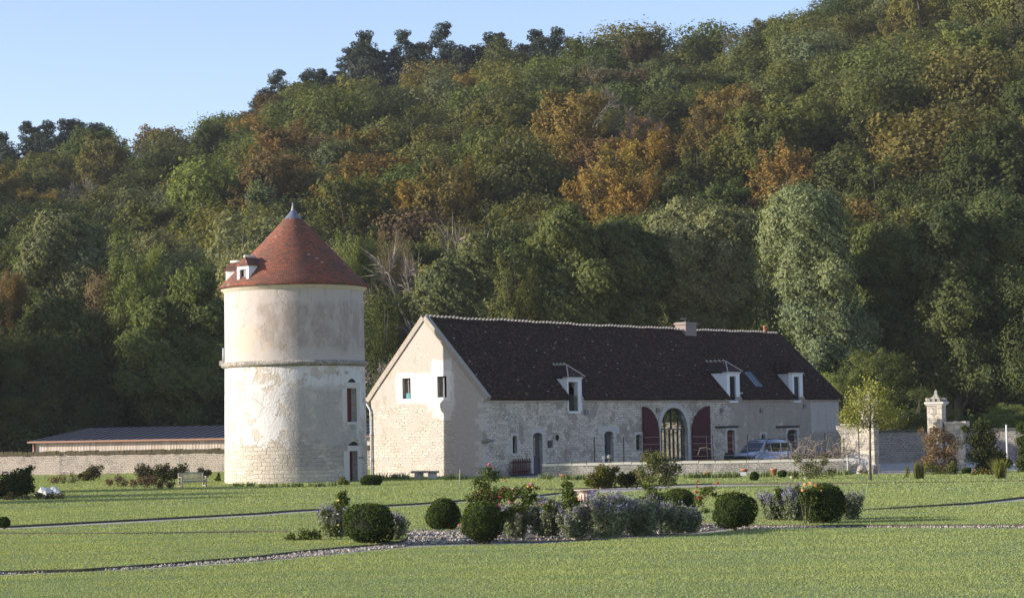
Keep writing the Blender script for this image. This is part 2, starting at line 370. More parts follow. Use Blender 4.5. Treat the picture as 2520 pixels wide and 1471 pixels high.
def lobes_crown(r, h, R, zb, nl, nleaf, size, flat=.85, top=.5):
    """leaf clusters on a cluster of uneven lobes: gives shaded gaps between clumps"""
    cz = (h + zb) / 2; hz = (h - zb) / 2; Ps = []; Ns = []; Ts = []
    cs = []
    for i in range(nl):
        d = rdirs(1, r)[0]; k = r.uniform(.35, 1.0) ** .5
        prof = sqrt(max(.05, 1 - (max(0, d[2]) * top) ** 2))
        c = np.array([d[0] * R * k * prof * .8, d[1] * R * k * prof * .8, cz + d[2] * hz * k * .82]); rl = R * r.uniform(.22, .5)
        cs.append((c, rl))
    cs.append((np.array([0, 0, cz]), R * .62)); cs.append((np.array([0, 0, zb + R * .45]), R * .7)); cs.append((np.array([R * .3, 0, zb + R * .9]), R * .7))
    wts = np.array([q[1] ** 2 for q in cs]); wts /= wts.sum()
    for (c, rl), wt in zip(cs, wts):
        n = int(nleaf * wt); d = rdirs(n, r); rad = rl * (1 - np.abs(r.normal(0, .16, (n, 1)))) * (1 + .35 * (r.random((n, 1)) < .12))
        wob = 1 + .22 * np.sin(d[:, :1] * 5 + c[0]) * np.sin(d[:, 1:2] * 6 + c[1]) + .14 * np.sin(d[:, 2:3] * 11 + d[:, :1] * 9)
        P = c + d * rad * wob * np.array([1, 1, flat]); N = unit(d * 1.0 + rdirs(n, r) * .6 + np.array([0, 0, .12]))
        Ps.append(P); Ns.append(N); Ts.append(np.clip(r.normal(.5, .18) + r.normal(0, .13, n), 0, 1))
    P = np.concatenate(Ps); N = np.concatenate(Ns); T = np.concatenate(Ts)
    return leafquads(P, N, size, .62, r), T
def spray_crown(r, h, R, zb, nb, nleaf, size):
    """leaves along upswept branches: a feathery outline"""
    Ps = []; Ns = []; Ts = []; per = nleaf // nb
    for i in range(nb):
        a = r.uniform(0, 2 * pi); z0 = zb + (h - zb) * r.uniform(0, .8); L = (h - z0) * r.uniform(.4, .75) + R * .35
        up = r.uniform(.3, 1.1); d = np.array([cos(a), sin(a), up]); d /= np.linalg.norm(d)
        reach = R * (1 - .55 * max(0, (z0 - zb) / (h - zb)) ** 1.5)
        L = min(L, reach / max(.3, np.hypot(d[0], d[1])), (h * 1.02 - z0) / max(.2, d[2]))
        t_ = r.uniform(.25, 1, per) ** .8; w = (.10 + .16 * (1 - t_)) * R * .8
        off = r.normal(0, 1, (per, 3)) * w[:, None]; droop = np.zeros((per, 3)); droop[:, 2] = -.10 * L * (1 - t_) * r.random(per)
        P = np.array([0, 0, z0]) + d * (t_ * L)[:, None] + off * .62 + droop
        N = unit(np.tile(d * .4 + np.array([d[0], d[1], .1]) * .5, (per, 1)) + off * .5 + rdirs(per, r) * .8)
        Ps.append(P); Ns.append(N); Ts.append(np.clip(r.normal(.5, .18) + r.normal(0, .13, per), 0, 1))
    P = np.concatenate(Ps); N = np.concatenate(Ns); T = np.concatenate(Ts)
    return leafquads(P, N, size, .5, r), T
def pine_crown(r, h, R, zb, nleaf, size):
    Ps = []; Ns = []; Ts = []; nb = 46; per = nleaf // nb
    for i in range(nb):
        f = (i + r.random()) / nb; z0 = zb + (h - zb) * f; a = r.uniform(0, 2 * pi)
        L = R * (1 - .62 * f ** 1.6) * r.uniform(.45, 1.05); c = np.array([cos(a) * L * .72, sin(a) * L * .72, z0 + .14 * L])
        rad = np.array([.40 * L + .4, .40 * L + .4, .17 * L + .3]) * r.uniform(.75, 1.3)
        d = rdirs(per, r); P = c + d * rad * (r.random((per, 1)) ** .35)
        Ps.append(P); Ns.append(unit(d * .6 + rdirs(per, r) * .8)); Ts.append(np.clip(r.normal(.45, .2) + r.normal(0, .2, per), 0, 1))
    P = np.concatenate(Ps); N = np.concatenate(Ns); T = np.concatenate(Ts)
    return leafquads(P, N, size, .35, r), T
def trunk_mb(r, h, rad, zb, R, nl=6):
    m = MB(); bend = [Vector((r.normal(0, .02) * h * k, r.normal(0, .02) * h * k, h * .92 * k)) for k in (0, .25, .5, .75, 1)]
    bend[0] = Vector((0, 0, -.4)); m.tube(bend, [rad * 1.25, rad, rad * .75, rad * .45, rad * .12], 7)
    for i in range(nl):
        k = r.uniform(.3, .75); p = bend[0].lerp(bend[4], k); a = r.uniform(0, 2 * pi); L = R * r.uniform(.5, .9)
        q = p + Vector((cos(a) * L * .5, sin(a) * L * .5, L * .35)); e = p + Vector((cos(a) * L, sin(a) * L, L * .95))
        m.tube([p, q, e], [rad * .4, rad * .26, rad * .06], 5)
    return m
def bare_mb(r, h, R):
    """leafless tree: forking limbs as tubes, twigs as a haze of thin slivers"""
    m = MB(); tw = []
    def grow(p, d, L, rad, lev):
        q = p + d * L; mid = p + d * L * .5 + Vector(r.normal(0, .05 * L, 3)); m.tube([p, mid, q], [rad, rad * .85, rad * .62], 5 if lev < 3 else 4, cap=False)
        if lev >= 4:
            for _ in range(7):
                e = (d + Vector(r.normal(0, .45, 3))).normalized(); tw.append((q - d * L * r.random(), e * L * r.uniform(.6, 1.4)))
            return
        for _ in range(2 if r.random() < .45 else 3):
            e = (d + Vector(r.normal(0, .40, 3)) + Vector((0, 0, .18))).normalized(); grow(q, e, L * r.uniform(.62, .82), rad * .58, lev + 1)
    for i in range(2 if r.random() < .6 else 1): grow(Vector((r.normal(0, .2), r.normal(0, .2), -.3)), Vector((r.normal(0, .12), r.normal(0, .12), 1)).normalized(), h * .33, h * .016, 0)
    A = np.array([list(a) for a, b in tw]); B = np.array([list(b) for a, b in tw]); s = unit(np.cross(B, rdirs(len(B), r))) * .035
    V = np.stack([A - s, A + s, A + B], 1).reshape(-1, 3)
    return m, V

proto = {}
def make_tree(key, name, style, h, R, zb, nleaf, size, seed, nl=22, bark=None, mat=None):
    r = np.random.default_rng(seed)
    root = thing(name, None, None)
    if style == 'bare':
        m, V = bare_mb(r, h, R); tr = m.build('trunk', M_PALEBARK, root, recalc=False)
        o = arrmesh('twigs', V, 3, M_TWIG, r.random(len(V) // 3), root); o.color = (.19, .16, .13, 1); o['kind'] = 'stuff'
    else:
        trunk_mb(r, h, h * .02, zb, R).build('trunk', bark or M_BARK, root, recalc=False)
        if style == 'lobes': V, T = lobes_crown(r, h, R, zb, nl, nleaf, size)
        elif style == 'spray': V, T = spray_crown(r, h, R, zb, nl, nleaf, size)
        else: V, T = pine_crown(r, h, R, zb, nleaf, size)
        arrmesh('crown', V, 4, mat or (M_NEEDLE if style == 'pine' else M_LEAF), T, root)
    proto[key] = root
    return root
NEARN, HILLN = 38000, 11000
for i in range(6): make_tree(('oak', i), 'oak_tree', 'lobes', 12, 5.2, 1.5, HILLN, .205, 100 + i, 20 + 2 * i)
for i in range(5): make_tree(('beech', i), 'beech_tree', 'spray', 12.5, 5.0, 1.0, HILLN, .205, 200 + i, 60)
for i in range(4): make_tree(('pine', i), 'pine_tree', 'pine', 14, 4.3, 4.0 - .8 * i, 5600, .27, 300 + i, bark=M_PALEBARK)
for i in range(4): make_tree(('bare', i), 'bare_tree', 'bare', 11.5, 4.5, 2, 0, 0, 400 + i)
for i in range(4): make_tree(('tall', i), 'ash_tree', 'lobes', 22, 6.6, .2, NEARN, .155, 500 + i, 30 + 4 * i)
for i in range(3): make_tree(('tallspray', i), 'alder_tree', 'spray', 22, 6.2, .3, NEARN, .155, 600 + i, 150)
make_tree(('poplar', 0), 'poplar_tree', 'lobes', 22, 4.0, 2, 22000, .145, 700, 50)
used = set(); census = []
SIZE = {'oak': (12, 5.2), 'beech': (12.5, 5.0), 'pine': (14, 3.6), 'bare': (11.5, 4.5), 'tall': (22, 6), 'tallspray': (22, 5.5), 'poplar': (22, 4), 'willow': (24, 6.5)}
def plant(kind, x, y, z, hs, rs, color=None, group=None, word='', rng=rng):
    ks = [k for k in proto if k[0] == kind]; key = ks[int(rng.integers(len(ks)))]; root = proto[key]
    rz = rng.uniform(0, 2 * pi)
    if key in used: r = copy_thing(root, (x, y, z), rz, (rs, rs, hs))
    else:
        used.add(key); r = root; r.location = (x, y, z); r.rotation_euler = (0, 0, rz); r.scale = (rs, rs, hs)
    if color is not None:
        for ch in r.children:
            if ch.name.split('.')[0] == 'crown': ch.color = tuple(color) + (1,)
    r['category'] = 'tree'; H0 = SIZE[kind][0] * hs
    px, py = project([(x, y, z + H0 * .72)]); census.append([r, word, float(px[0]), float(py[0]), y, group])
    return r
PAL = {'dark': (.076, .096, .042), 'green': (.106, .130, .050), 'olive': (.128, .138, .054), 'yellow green': (.168, .166, .062), 'grey green': (.132, .150, .086),
       'ochre': (.185, .145, .058), 'rust': (.155, .112, .060), 'amber': (.205, .138, .052), 'gold': (.275, .200, .060), 'orange': (.205, .130, .058), 'brown': (.145, .122, .080),
       'pine': (.050, .064, .050), 'silver': (.235, .255, .175), 'pale': (.23, .23, .12), 'bright': (.148, .182, .064)}
WORD = {'dark': 'dark green', 'green': 'mid green', 'olive': 'olive green', 'yellow green': 'yellow green', 'grey green': 'grey green', 'ochre': 'ochre yellow', 'rust': 'rust brown', 'amber': 'amber', 'gold': 'golden yellow',
        'orange': 'bright orange', 'brown': 'faded brown', 'pine': 'dark', 'silver': 'silvery', 'pale': 'pale leaved', 'bright': 'bright green'}
PATCH = [(1150, 185, 42, 'gold'), (880, 450, 85, 'amber'), (820, 400, 60, 'ochre'), (940, 480, 70, 'gold'), (560, 440, 90, 'rust'), (650, 380, 85, 'rust'), (480, 480, 60, 'ochre'), (680, 450, 80, 'rust'), (780, 480, 60, 'rust'),
         (1590, 350, 60, 'orange'), (1540, 460, 85, 'gold'), (1400, 370, 90, 'ochre'), (1480, 400, 60, 'rust'), (1300, 400, 50, 'brown'), (1760, 330, 110, 'ochre'), (1700, 430, 70, 'olive'), (1930, 470, 60, 'amber'),
         (2280, 310, 110, 'ochre'), (2420, 340, 90, 'olive'), (2390, 460, 45, 'orange'), (60, 480, 90, 'ochre'), (250, 400, 90, 'yellow green'), (110, 690, 90, 'rust'), (50, 600, 60, 'ochre'), (970, 590, 60, 'brown'), (1060, 450, 55, 'brown'),
         (1220, 390, 60, 'brown'), (1500, 265, 80, 'brown'), (1540, 165, 60, 'brown'), (290, 700, 70, 'brown'), (660, 265, 50, 'rust'), (2240, 190, 60, 'yellow green'), (2440, 60, 50, 'brown'), (2480, 160, 60, 'rust'), (2300, 150, 50, 'brown'),
         (2000, 250, 60, 'brown'), (800, 320, 60, 'brown'), (940, 240, 90, 'yellow green'), (590, 295, 45, 'pale'), (90, 385, 60, 'yellow green'), (1450, 235, 40, 'gold'), (2100, 480, 70, 'ochre'), (1850, 380, 60, 'olive'), (1640, 180, 60, 'bright')]
BARE = [(1820, 105), (760, 440), (1560, 345), (1430, 262), (1210, 395), (2010, 210), (180, 470)]
def hillcolor(px, py):
    best = None
    for a, b, r, c in PATCH:
        d = np.hypot(px - a, (py - b) * 1.15) / r
        if d < 1.0 and (best is None or d < best[0]): best = (d, c)
    if best and rng.random() < ({'gold': 1.1, 'amber': 1.0, 'orange': 1.0, 'ochre': .9}.get(best[1], .6)) - .3 * best[0]: return best[1]
    q = rng.random()
    if py < 300: return ['olive', 'green', 'grey green', 'dark', 'yellow green', 'bright'][int(np.searchsorted([.30, .60, .76, .88, .96], q))]
    if px > 1850 and py > 400: return ['dark', 'green', 'grey green', 'olive'][int(np.searchsorted([.45, .7, .85], q))]
    if px < 700 and py > 480: return ['green', 'grey green', 'olive', 'dark', 'bright'][int(np.searchsorted([.28, .52, .7, .86], q))]
    return ['olive', 'green', 'dark', 'ochre', 'grey green', 'yellow green'][int(np.searchsorted([.28, .54, .74, .82, .93], q))]

# woodland on the hill: one by one, spaced so that crowns touch
pts = []
cand = 0
for Y in np.arange(226, 452, .9):
    for _ in range(14):
        x = rng.uniform(-.262, .262) * Y; sp = 7.3 + (Y - 226) * .007
        if all((x - q[0]) ** 2 + (Y - q[1]) ** 2 > sp * sp for q in pts if abs(Y - q[1]) < sp): pts.append((x, Y))
bare_left = list(BARE)
pts = [q for q in pts if not (q[1] > 436 and (-60 < q[0] / q[1] * FPX + 1266 < 260 or 640 < q[0] / q[1] * FPX + 1266 < 1420))]
for px in list(range(-40, 255, 34)) + list(range(640, 1430, 25)): pts.append(((px + rng.uniform(-12, 12) - 1266) / FPX * 444, 444 + rng.uniform(-5, 5)))
for x, y in pts:
    z = float(hillz(x, y)); px, py = project([(x, y, z + 9)]); px, py = px[0], py[0]
    hb = next((b for b in bare_left if abs(b[0] - px) < 35 and abs(b[1] - py) < 22), None)
    cw = hillcolor(px, py); base = np.array(PAL[cw]) * rng.uniform(.82, 1.2) * rng.uniform(.93, 1.07, 3)
    skyl = y > 424
    if hb is not None:
        bare_left.remove(hb); plant('bare', x, y, z - .2, rng.uniform(1.05, 1.3), rng.uniform(.9, 1.15), None, 'leafless trees on the hill', 'leafless grey'); continue
    if skyl and (px < 260 or 350 < px < 420 or 470 < px < 560 or 640 < px < 1420):
        if rng.random() < .35: plant('oak', x, y, z - .2, .7, .8, base, 'woodland trees on the hill', WORD[cw])
        plant('pine', x, y, z - .2, rng.uniform(.72, 1.12) * (1.15 if 860 < px < 1150 else 1) * (.72 if 260 < px < 640 else 1), rng.uniform(.8, 1.25), np.array(PAL['pine']) * rng.uniform(.85, 1.25), 'pines along the hill crest', 'dark'); continue
    sprayish = cw in ('ochre', 'rust', 'amber', 'gold', 'orange', 'brown') or (450 > py > 250 and px > 1700)
    s = rng.uniform(.82, 1.2) * (1.25 if rng.random() < .25 else 1); hk = 1.0 if y < 415 else .80
    plant('beech' if rng.random() < (.8 if sprayish else .25) else 'oak', x, y, z - .2, s * rng.uniform(.85, 1.12) * hk, s * rng.uniform(.92, 1.15), base, 'woodland trees on the hill', WORD[cw])

# tall trees at the foot of the hill: surveyed one by one (crown centre px, top px, width px, distance, kind, colour)
FOOT = [(-40, 700, 200, 222, 'tall', 'dark'), (50, 800, 170, 214, 'tall', 'dark'), (130, 735, 190, 221, 'tallspray', 'green'), (215, 775, 180, 216, 'tall', 'dark'), (285, 800, 130, 223, 'tall', 'dark'), (45, 960, 130, 211, 'tall', 'green'),
        (600, 525, 150, 222, 'poplar', 'pale'), (690, 640, 170, 224, 'tall', 'green'), (800, 700, 180, 221, 'tall', 'dark'),
        (340, 590, 170, 222, 'tallspray', 'bright'), (445, 560, 160, 226, 'tall', 'grey green'), (20, 640, 120, 222, 'tallspray', 'rust'), (265, 640, 130, 222, 'tall', 'brown'),
        (880, 545, 130, 222, 'tallspray', 'green'), (835, 590, 120, 212, 'tall', 'grey green'), (950, 690, 150, 206, 'tall', 'dark'), (975, 560, 110, 226, 'tallspray', 'brown'), (1270, 610, 140, 205, 'tallspray', 'olive'), (1870, 660, 130, 212, 'tall', 'dark'), (2160, 850, 190, 196, 'tallspray', 'green'), (2560, 640, 200, 200, 'tall', 'dark'), (2260, 930, 150, 192, 'tall', 'dark'), (2070, 900, 130, 194, 'tallspray', 'bright'), (2490, 985, 170, 178, 'tallspray', 'bright'), (2330, 985, 140, 181, 'tall', 'green')]
for px, top, wpx, Y, kind, cw in FOOT:
    x = AT(px, 1000, Y).x; z0 = float(hillz(x, Y)); zt = AT(px, top, Y).z; H0, R0 = SIZE[kind]
    hs = (zt - z0) / H0 / .97; rs = wpx / FPX * Y / 2 / R0 / .92
    base = np.array(PAL[cw]) * rng.uniform(1.1, 1.4)
    plant(kind, x, Y, z0 - .1, hs, rs, base, 'tall trees at the foot of the hill', WORD[cw])
def lobetree(name, word, color, Y, lobes, size=.16, dens=1.0, top_pale=False):
    """a big tree surveyed billow by billow: (px, py, radius px) of each rounded mass of foliage"""
    r = np.random.default_rng(int(Y * 10)); cx = AT(sum(l[0] for l in lobes) / len(lobes), 900, Y).x; z0 = float(hillz(cx, Y)) - .1; root = thing(name, None, 'tree', (cx, Y, z0)); s = FPX / Y
    Ps = []; Ns = []; Ts = []; cs = []
    for k, (px, py, rp_) in enumerate(lobes):
        R = rp_ / s * 1.05; c = AT(px, py, Y); cs.append((np.array([c.x - cx, r.uniform(-.9, .6) * R, c.z - z0]), R, 0))
        for q in range(5):
            d = rdirs(1, r)[0]; d[1] = -abs(d[1]) * .8; cs.append((cs[-1 - q][0] + d * R * .72, R * r.uniform(.32, .55), 1))
    pys = [l[1] for l in lobes]
    for c, R, sub in cs:
        n = int(1150 * dens * R * R * (.8 if sub else 1)); d = rdirs(n, r); rad = R * (1 - np.abs(r.normal(0, .13, (n, 1)))) * (1 + .3 * (r.random((n, 1)) < .1))
        wob = 1 + .2 * np.sin(d[:, :1] * 5 + c[0]) * np.sin(d[:, 1:2] * 6 + c[2]) + .12 * np.sin(d[:, 2:3] * 11 + d[:, :1] * 9)
        P = c + d * rad * wob * np.array([1, 1, .88]); P[:, 2] = np.maximum(P[:, 2], .3)
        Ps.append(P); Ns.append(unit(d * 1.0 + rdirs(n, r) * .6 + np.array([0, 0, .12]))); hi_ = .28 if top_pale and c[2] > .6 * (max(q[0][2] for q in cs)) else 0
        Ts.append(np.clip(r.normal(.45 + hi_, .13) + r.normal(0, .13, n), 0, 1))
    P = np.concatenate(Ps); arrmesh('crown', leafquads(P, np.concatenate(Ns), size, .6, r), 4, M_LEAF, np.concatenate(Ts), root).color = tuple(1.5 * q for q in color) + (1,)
    m = MB(); tp = max(c[2] for c, R, q in cs); m.tube([(0, 0, -.4), (.1, 0, tp * .3), (-.1, .1, tp * .6), (0, .1, tp * .85)], [.5, .4, .24, .06], 8)
    for c, R, sub in cs:
        if not sub: m.tube([(0, .05, max(.6, c[2] * .55)), tuple(c * np.array([.5, .5, .85])), tuple(c)], [.18, .12, .05], 5)
    m.build('trunk', M_BARK, root, recalc=False)
    census.append([root, word, sum(l[0] for l in lobes) / len(lobes), 0, Y if Y < 225 else 224, 'tall trees at the foot of the hill'])
lobetree('ash_tree', 'mid green', (.105, .122, .048), 207, [(1385, 565, 52), (1425, 610, 58), (1345, 625, 46), (1400, 680, 66), (1325, 705, 52), (1465, 695, 50), (1380, 760, 60), (1290, 665, 40), (1300, 760, 50), (1450, 770, 50)])
lobetree('ash_tree', 'dark green', (.082, .098, .044), 210, [(1530, 595, 54), (1490, 630, 46), (1585, 615, 48), (1540, 665, 66), (1605, 690, 48), (1500, 725, 50), (1560, 770, 58)])
lobetree('willow_tree', 'grey green', (.125, .140, .084), 213, [(1700, 552, 64), (1640, 565, 50), (1760, 572, 56), (1822, 562, 42), (1680, 622, 66), (1785, 640, 58), (1725, 700, 62), (1655, 705, 52), (1805, 720, 52), (1760, 780, 48), (1690, 775, 48)], .15, 1.0, True)
lobetree('ash_tree', 'grey green', (.108, .124, .062), 206, [(1130, 662, 46), (1085, 695, 46), (1182, 622, 42), (1205, 685, 46), (1130, 735, 56), (1062, 752, 46), (1205, 762, 48), (1020, 740, 30)])
lobetree('willow_tree', 'silvery', (.135, .165, .098), 202, [(1955, 545, 75), (2010, 532, 61), (1922, 600, 45), (1990, 620, 75), (1995, 700, 61), (2045, 680, 52), (1955, 690, 45), (2000, 780, 66), (2062, 800, 61), (2085, 880, 61), (2020, 868, 50), (2120, 810, 38)], .14, 1.1, True)
lobetree('ash_tree', 'mid green', (.088, .106, .044), 206, [(2170, 600, 56), (2212, 650, 56), (2142, 672, 46), (2190, 740, 60), (2245, 700, 46), (2152, 795, 48), (2222, 825, 56), (2190, 900, 50)])
lobetree('ash_tree', 'dark green', (.078, .094, .042), 203, [(2310, 562, 62), (2360, 592, 58), (2290, 642, 56), (2352, 680, 66), (2402, 640, 50), (2332, 762, 66), (2402, 752, 58), (2300, 835, 58), (2382, 852, 62), (2342, 925, 58), (2420, 940, 50)])
lobetree('ash_tree', 'mid green', (.086, .104, .046), 205, [(2462, 542, 62), (2502, 602, 58), (2432, 622, 56), (2482, 702, 66), (2442, 782, 60), (2504, 822, 58), (2462, 902, 58), (2530, 900, 50)])
lobetree('ash_tree', 'fresh green', (.092, .116, .044), 214, [(482, 705, 48), (450, 765, 52), (512, 775, 46), (420, 832, 56), (502, 852, 52), (382, 785, 50), (362, 862, 56), (432, 922, 56), (342, 935, 50), (392, 995, 52), (502, 942, 52), (480, 1005, 48), (540, 880, 40)])
lobetree('ash_tree', 'pale grey green', (.128, .142, .078), 225, [(150, 572, 52), (202, 592, 48), (110, 622, 46), (172, 642, 58), (232, 655, 42), (90, 665, 40), (200, 700, 46)])
lobetree('ash_tree', 'dark green', (.066, .082, .036), 216, [(150, 790, 52), (90, 830, 50), (210, 820, 52), (150, 870, 60), (60, 910, 54), (240, 900, 52), (120, 960, 60), (210, 980, 54), (40, 1000, 50), (270, 1000, 40)])
plant('bare', AT(1130, 600, 216).x, 216, 1, 2.05, 1.35, None, 'leafless trees on the hill', 'leafless grey')
plant('bare', AT(945, 900, 187).x, 187, 0, .85, .7, None, 'leafless trees on the hill', 'leafless grey')

# labels: colour, kind, height on the hill, landmark below, order from the left
KIND = {'oak_tree': 'broadleaf tree', 'beech_tree': 'feathery tree', 'pine_tree': 'pine', 'bare_tree': 'tree', 'ash_tree': 'tall tree', 'alder_tree': 'tall feathery tree', 'poplar_tree': 'tall poplar', 'willow_tree': 'tall willow'}
LAND = [(60, 'at the far left edge'), (200, 'above the garden bench'), (360, 'above the shed roof'), (540, 'left of the round tower'), (720, 'above the tower roof'), (905, 'right of the tower finial'), (1050, 'above the gable apex'), (1250, 'above the barn roof end'),
        (1450, 'above the first barn dormer'), (1640, 'above the arched barn door'), (1760, 'above the brick chimney'), (1925, 'above the parked van'), (2080, 'above the hipped roof end'), (2240, 'above the left gate pier'), (2400, 'above the right gate pier'), (9999, 'at the far right edge')]
from collections import defaultdict
groups = defaultdict(list)
for key_, r_un in list(proto.items()):
    if key_ not in used:
        for ch in list(r_un.children): bpy.data.objects.remove(ch)
        bpy.data.objects.remove(r_un); del proto[key_]
for r, word, px, py, y, g in census:
    nm = r.name.split('.')[0]
    zone = 'at the foot' if y < 225 else 'low down' if y < 275 else 'halfway up' if y < 345 else 'high up' if y < 415 else 'on the crest'
    land = next(l for lim, l in LAND if px < lim)
    groups[(word, KIND[nm], zone, land)].append((px, r, g))
ORD = ['leftmost'] + [w_ + ' from left' for w_ in 'second third fourth fifth sixth seventh eighth ninth tenth eleventh twelfth thirteenth fourteenth fifteenth sixteenth seventeenth eighteenth nineteenth twentieth'.split()]
for (word, kn, zone, land), L in groups.items():
    L.sort(key=lambda q: q[0])
    for i, (px, r, g) in enumerate(L):
        lab = f'{word} {kn} {zone} {land}'
        if len(L) == 2: lab += ', ' + ('left one' if i == 0 else 'right one')
        elif len(L) > 2: lab += ', ' + ('rightmost' if i == len(L) - 1 else ORD[i])
        r['label'] = lab; r['group'] = g
# trees outside the frame on the right (they stand in the reflections of the barn's glazing)
for k in range(9):
    o = plant('tall', 66 + rng.uniform(-4, 12), 150 + k * 9.0, 0, rng.uniform(.6, .85), 1.0, np.array(PAL['green']) * 1.1); o['label'] = 'tall tree beyond the right edge of the garden'; o['group'] = 'trees beyond the right edge of the garden'
# trees outside the frame on the left: they throw the long bands of shade over the far lawn
for x, y, hs in [(-53, 100.0, 1.0), (-50, 107.5, .9), (-56, 117.5, 1.1)]:
    o = plant('oak', x, y, 0, hs, .55, PAL['green']); o['label'] = 'small broadleaf garden tree shading the far lawn'; o['group'] = 'garden trees beside the far lawn'

SKY_S0, SKY_S1, SKY_Z0, SKY_Z1 = 36.2, 37.2, 6.0, 7.15
# ================================================================== BUILDING MATERIALS
def rubble(t, uv, c1, c2, mort, bw=.36, rh=.15, ms=.06, wamt=.10):
    """irregular coursed stones: stretched cells with mortar along their edges"""
    q = t.scale(t.warp(t.warp(uv, 1.1, wamt), 7, .03), (1 / bw, 1 / rh, 1))
    o_ = t.sep(q); odd = t.math('MODULO', t.math('FLOOR', o_[1]), 2.0); cx = t.n('ShaderNodeCombineXYZ'); t.set(cx.inputs[0], t.math('ADD', o_[0], t.math('MULTIPLY', odd, .5))); t.set(cx.inputs[1], o_[1]); q = cx.outputs[0]
    v1 = t.n('ShaderNodeTexVoronoi', voronoi_dimensions='2D'); t.set(v1.inputs['Vector'], q); v1.inputs['Scale'].default_value = 1; v1.inputs['Randomness'].default_value = .5
    v2 = t.n('ShaderNodeTexVoronoi', voronoi_dimensions='2D', feature='DISTANCE_TO_EDGE'); t.set(v2.inputs['Vector'], q); v2.inputs['Scale'].default_value = 1; v2.inputs['Randomness'].default_value = .5
    cell = t.sep(v1.outputs['Color'])[0]; edge = t.step(v2.outputs['Distance'], ms * .4, ms * 1.6)
    mfade = t.step(t.noise(uv, 1.4, 4), .36, .56)
    col = t.mix(cell, c2, c1); n = t.noise(uv, 5, 5, .6); col = t.mix(t.math('MULTIPLY', n, .45), col, tuple(x * .66 for x in c2[:3]) + (1,))
    col = t.mix(t.math('MULTIPLY', t.math('SUBTRACT', 1, edge), t.math('ADD', .08, t.math('MULTIPLY', mfade, .55))), col, mort)
    n3 = t.noise(uv, 20, 3); col = t.mix(t.math('MULTIPLY', t.step(n3, .5, .72), .4), col, tuple(min(1, x * 1.2) for x in c1[:3]) + (1,))
    h = t.math('ADD', t.math('ADD', edge, t.math('MULTIPLY', cell, .5)), t.math('MULTIPLY', t.noise(uv, 11, 4), .6))
    return col, h
# barn front
t = NT('rubble_limestone'); uv = t.uv(); o = t.sep(uv)
col, h = rubble(t, uv, (.84, .735, .58, 1), (.54, .455, .35, 1), (.15, .12, .09, 1), .46, .17, .06, .12)
n = t.noise(t.warp(uv, 1.2, .8), .55, 5, .7)
pl = t.mix(t.noise(uv, 3, 5), (.27, .215, .16, 1), (.42, .35, .265, 1))
col = t.mix(t.math('MULTIPLY', t.step(n, .53, .56), .75), col, pl)
pr = t.math('MULTIPLY', t.step(o[0], 30.5, 33), t.step(n, .36, .40))
col = t.mix(t.math('MULTIPLY', pr, .9), col, t.mix(t.noise(uv, 2.2, 6), (.36, .295, .225, 1), (.50, .43, .34, 1)))
sm = t.math('MULTIPLY', t.step(o[0], 44.25, 44.35), t.step(o[1], 2.2, 2.6))
col = t.mix(t.math('MULTIPLY', sm, .93), col, t.mix(t.noise(t.scale(uv, (3, .6, 1)), 1.2, 5), (.56, .50, .425, 1), (.64, .58, .50, 1)))
st = t.noise(t.scale(uv, (2.2, .35, 1)), 1.3, 5, .6)
col = t.mix(t.math('MULTIPLY', t.step(st, .5, .72), .4), col, (.22, .195, .165, 1))
lo = t.math('MULTIPLY', t.step(o[1], 1.1, .1), t.noise(uv, 2.5, 5)); col = t.mix(lo, col, (.15, .14, .115, 1))
M_RUBBLE = t.fin(col, .92, h, .035, .9)
# gable: patched tan render over stone, white limewash joining the two windows
t = NT('patched_render'); uv = t.uv(); o = t.sep(uv)
col, h = rubble(t, uv, (.62, .56, .47, 1), (.46, .405, .33, 1), (.22, .175, .12, 1), .52, .20, .06, .15)
wv = t.warp(uv, 1.5, .7); n = t.noise(wv, .8, 6, .65)
tan = t.mix(t.noise(uv, 4, 6, .7), (.35, .30, .25, 1), (.52, .465, .40, 1))
hi = t.math('ADD', n, t.math('MULTIPLY', t.step(o[1], 2.5, 6.2), .12)); hi = t.math('ADD', hi, t.math('MULTIPLY', t.step(o[0], 3.2, 1.2), .12))
rm = t.step(hi, .525, .545); col = t.mix(rm, col, tan)
col = t.mix(t.math('MULTIPLY', t.step(t.noise(uv, 14, 4), .60, .68), .45), col, (.74, .66, .53, 1))
wj = t.warp(t.warp(uv, .9, .6), 3.5, .22); wmask = t.math('MAXIMUM', t.box(wj, 2.35, 7.35, 5.0, 7.0, .10), t.math('MAXIMUM', t.box(wj, 2.5, 4.2, 3.9, 7.9, .12), t.box(wj, 2.3, 4.6, 4.5, 5.2, .15)))
col = t.mix(t.math('MULTIPLY', wmask, .93), col, t.mix(t.noise(uv, 5, 4), (.58, .545, .485, 1), (.68, .65, .59, 1)))
edge = t.math('MULTIPLY', t.step(t.noise(t.scale(uv, (1, .5, 1)), 1.7, 5), .5, .7), t.step(o[0], 6.0, 9.0)); col = t.mix(t.math('MULTIPLY', edge, .55), col, (.30, .25, .19, 1))
hb = t.math('ADD', t.math('MULTIPLY', h, t.math('SUBTRACT', 1.0, rm)), t.math('MULTIPLY', rm, 1.3)); hb = t.math('ADD', hb, t.math('MULTIPLY', t.noise(uv, 9, 5), .5))
M_GABLE = t.fin(col, .92, hb, .025, .8)
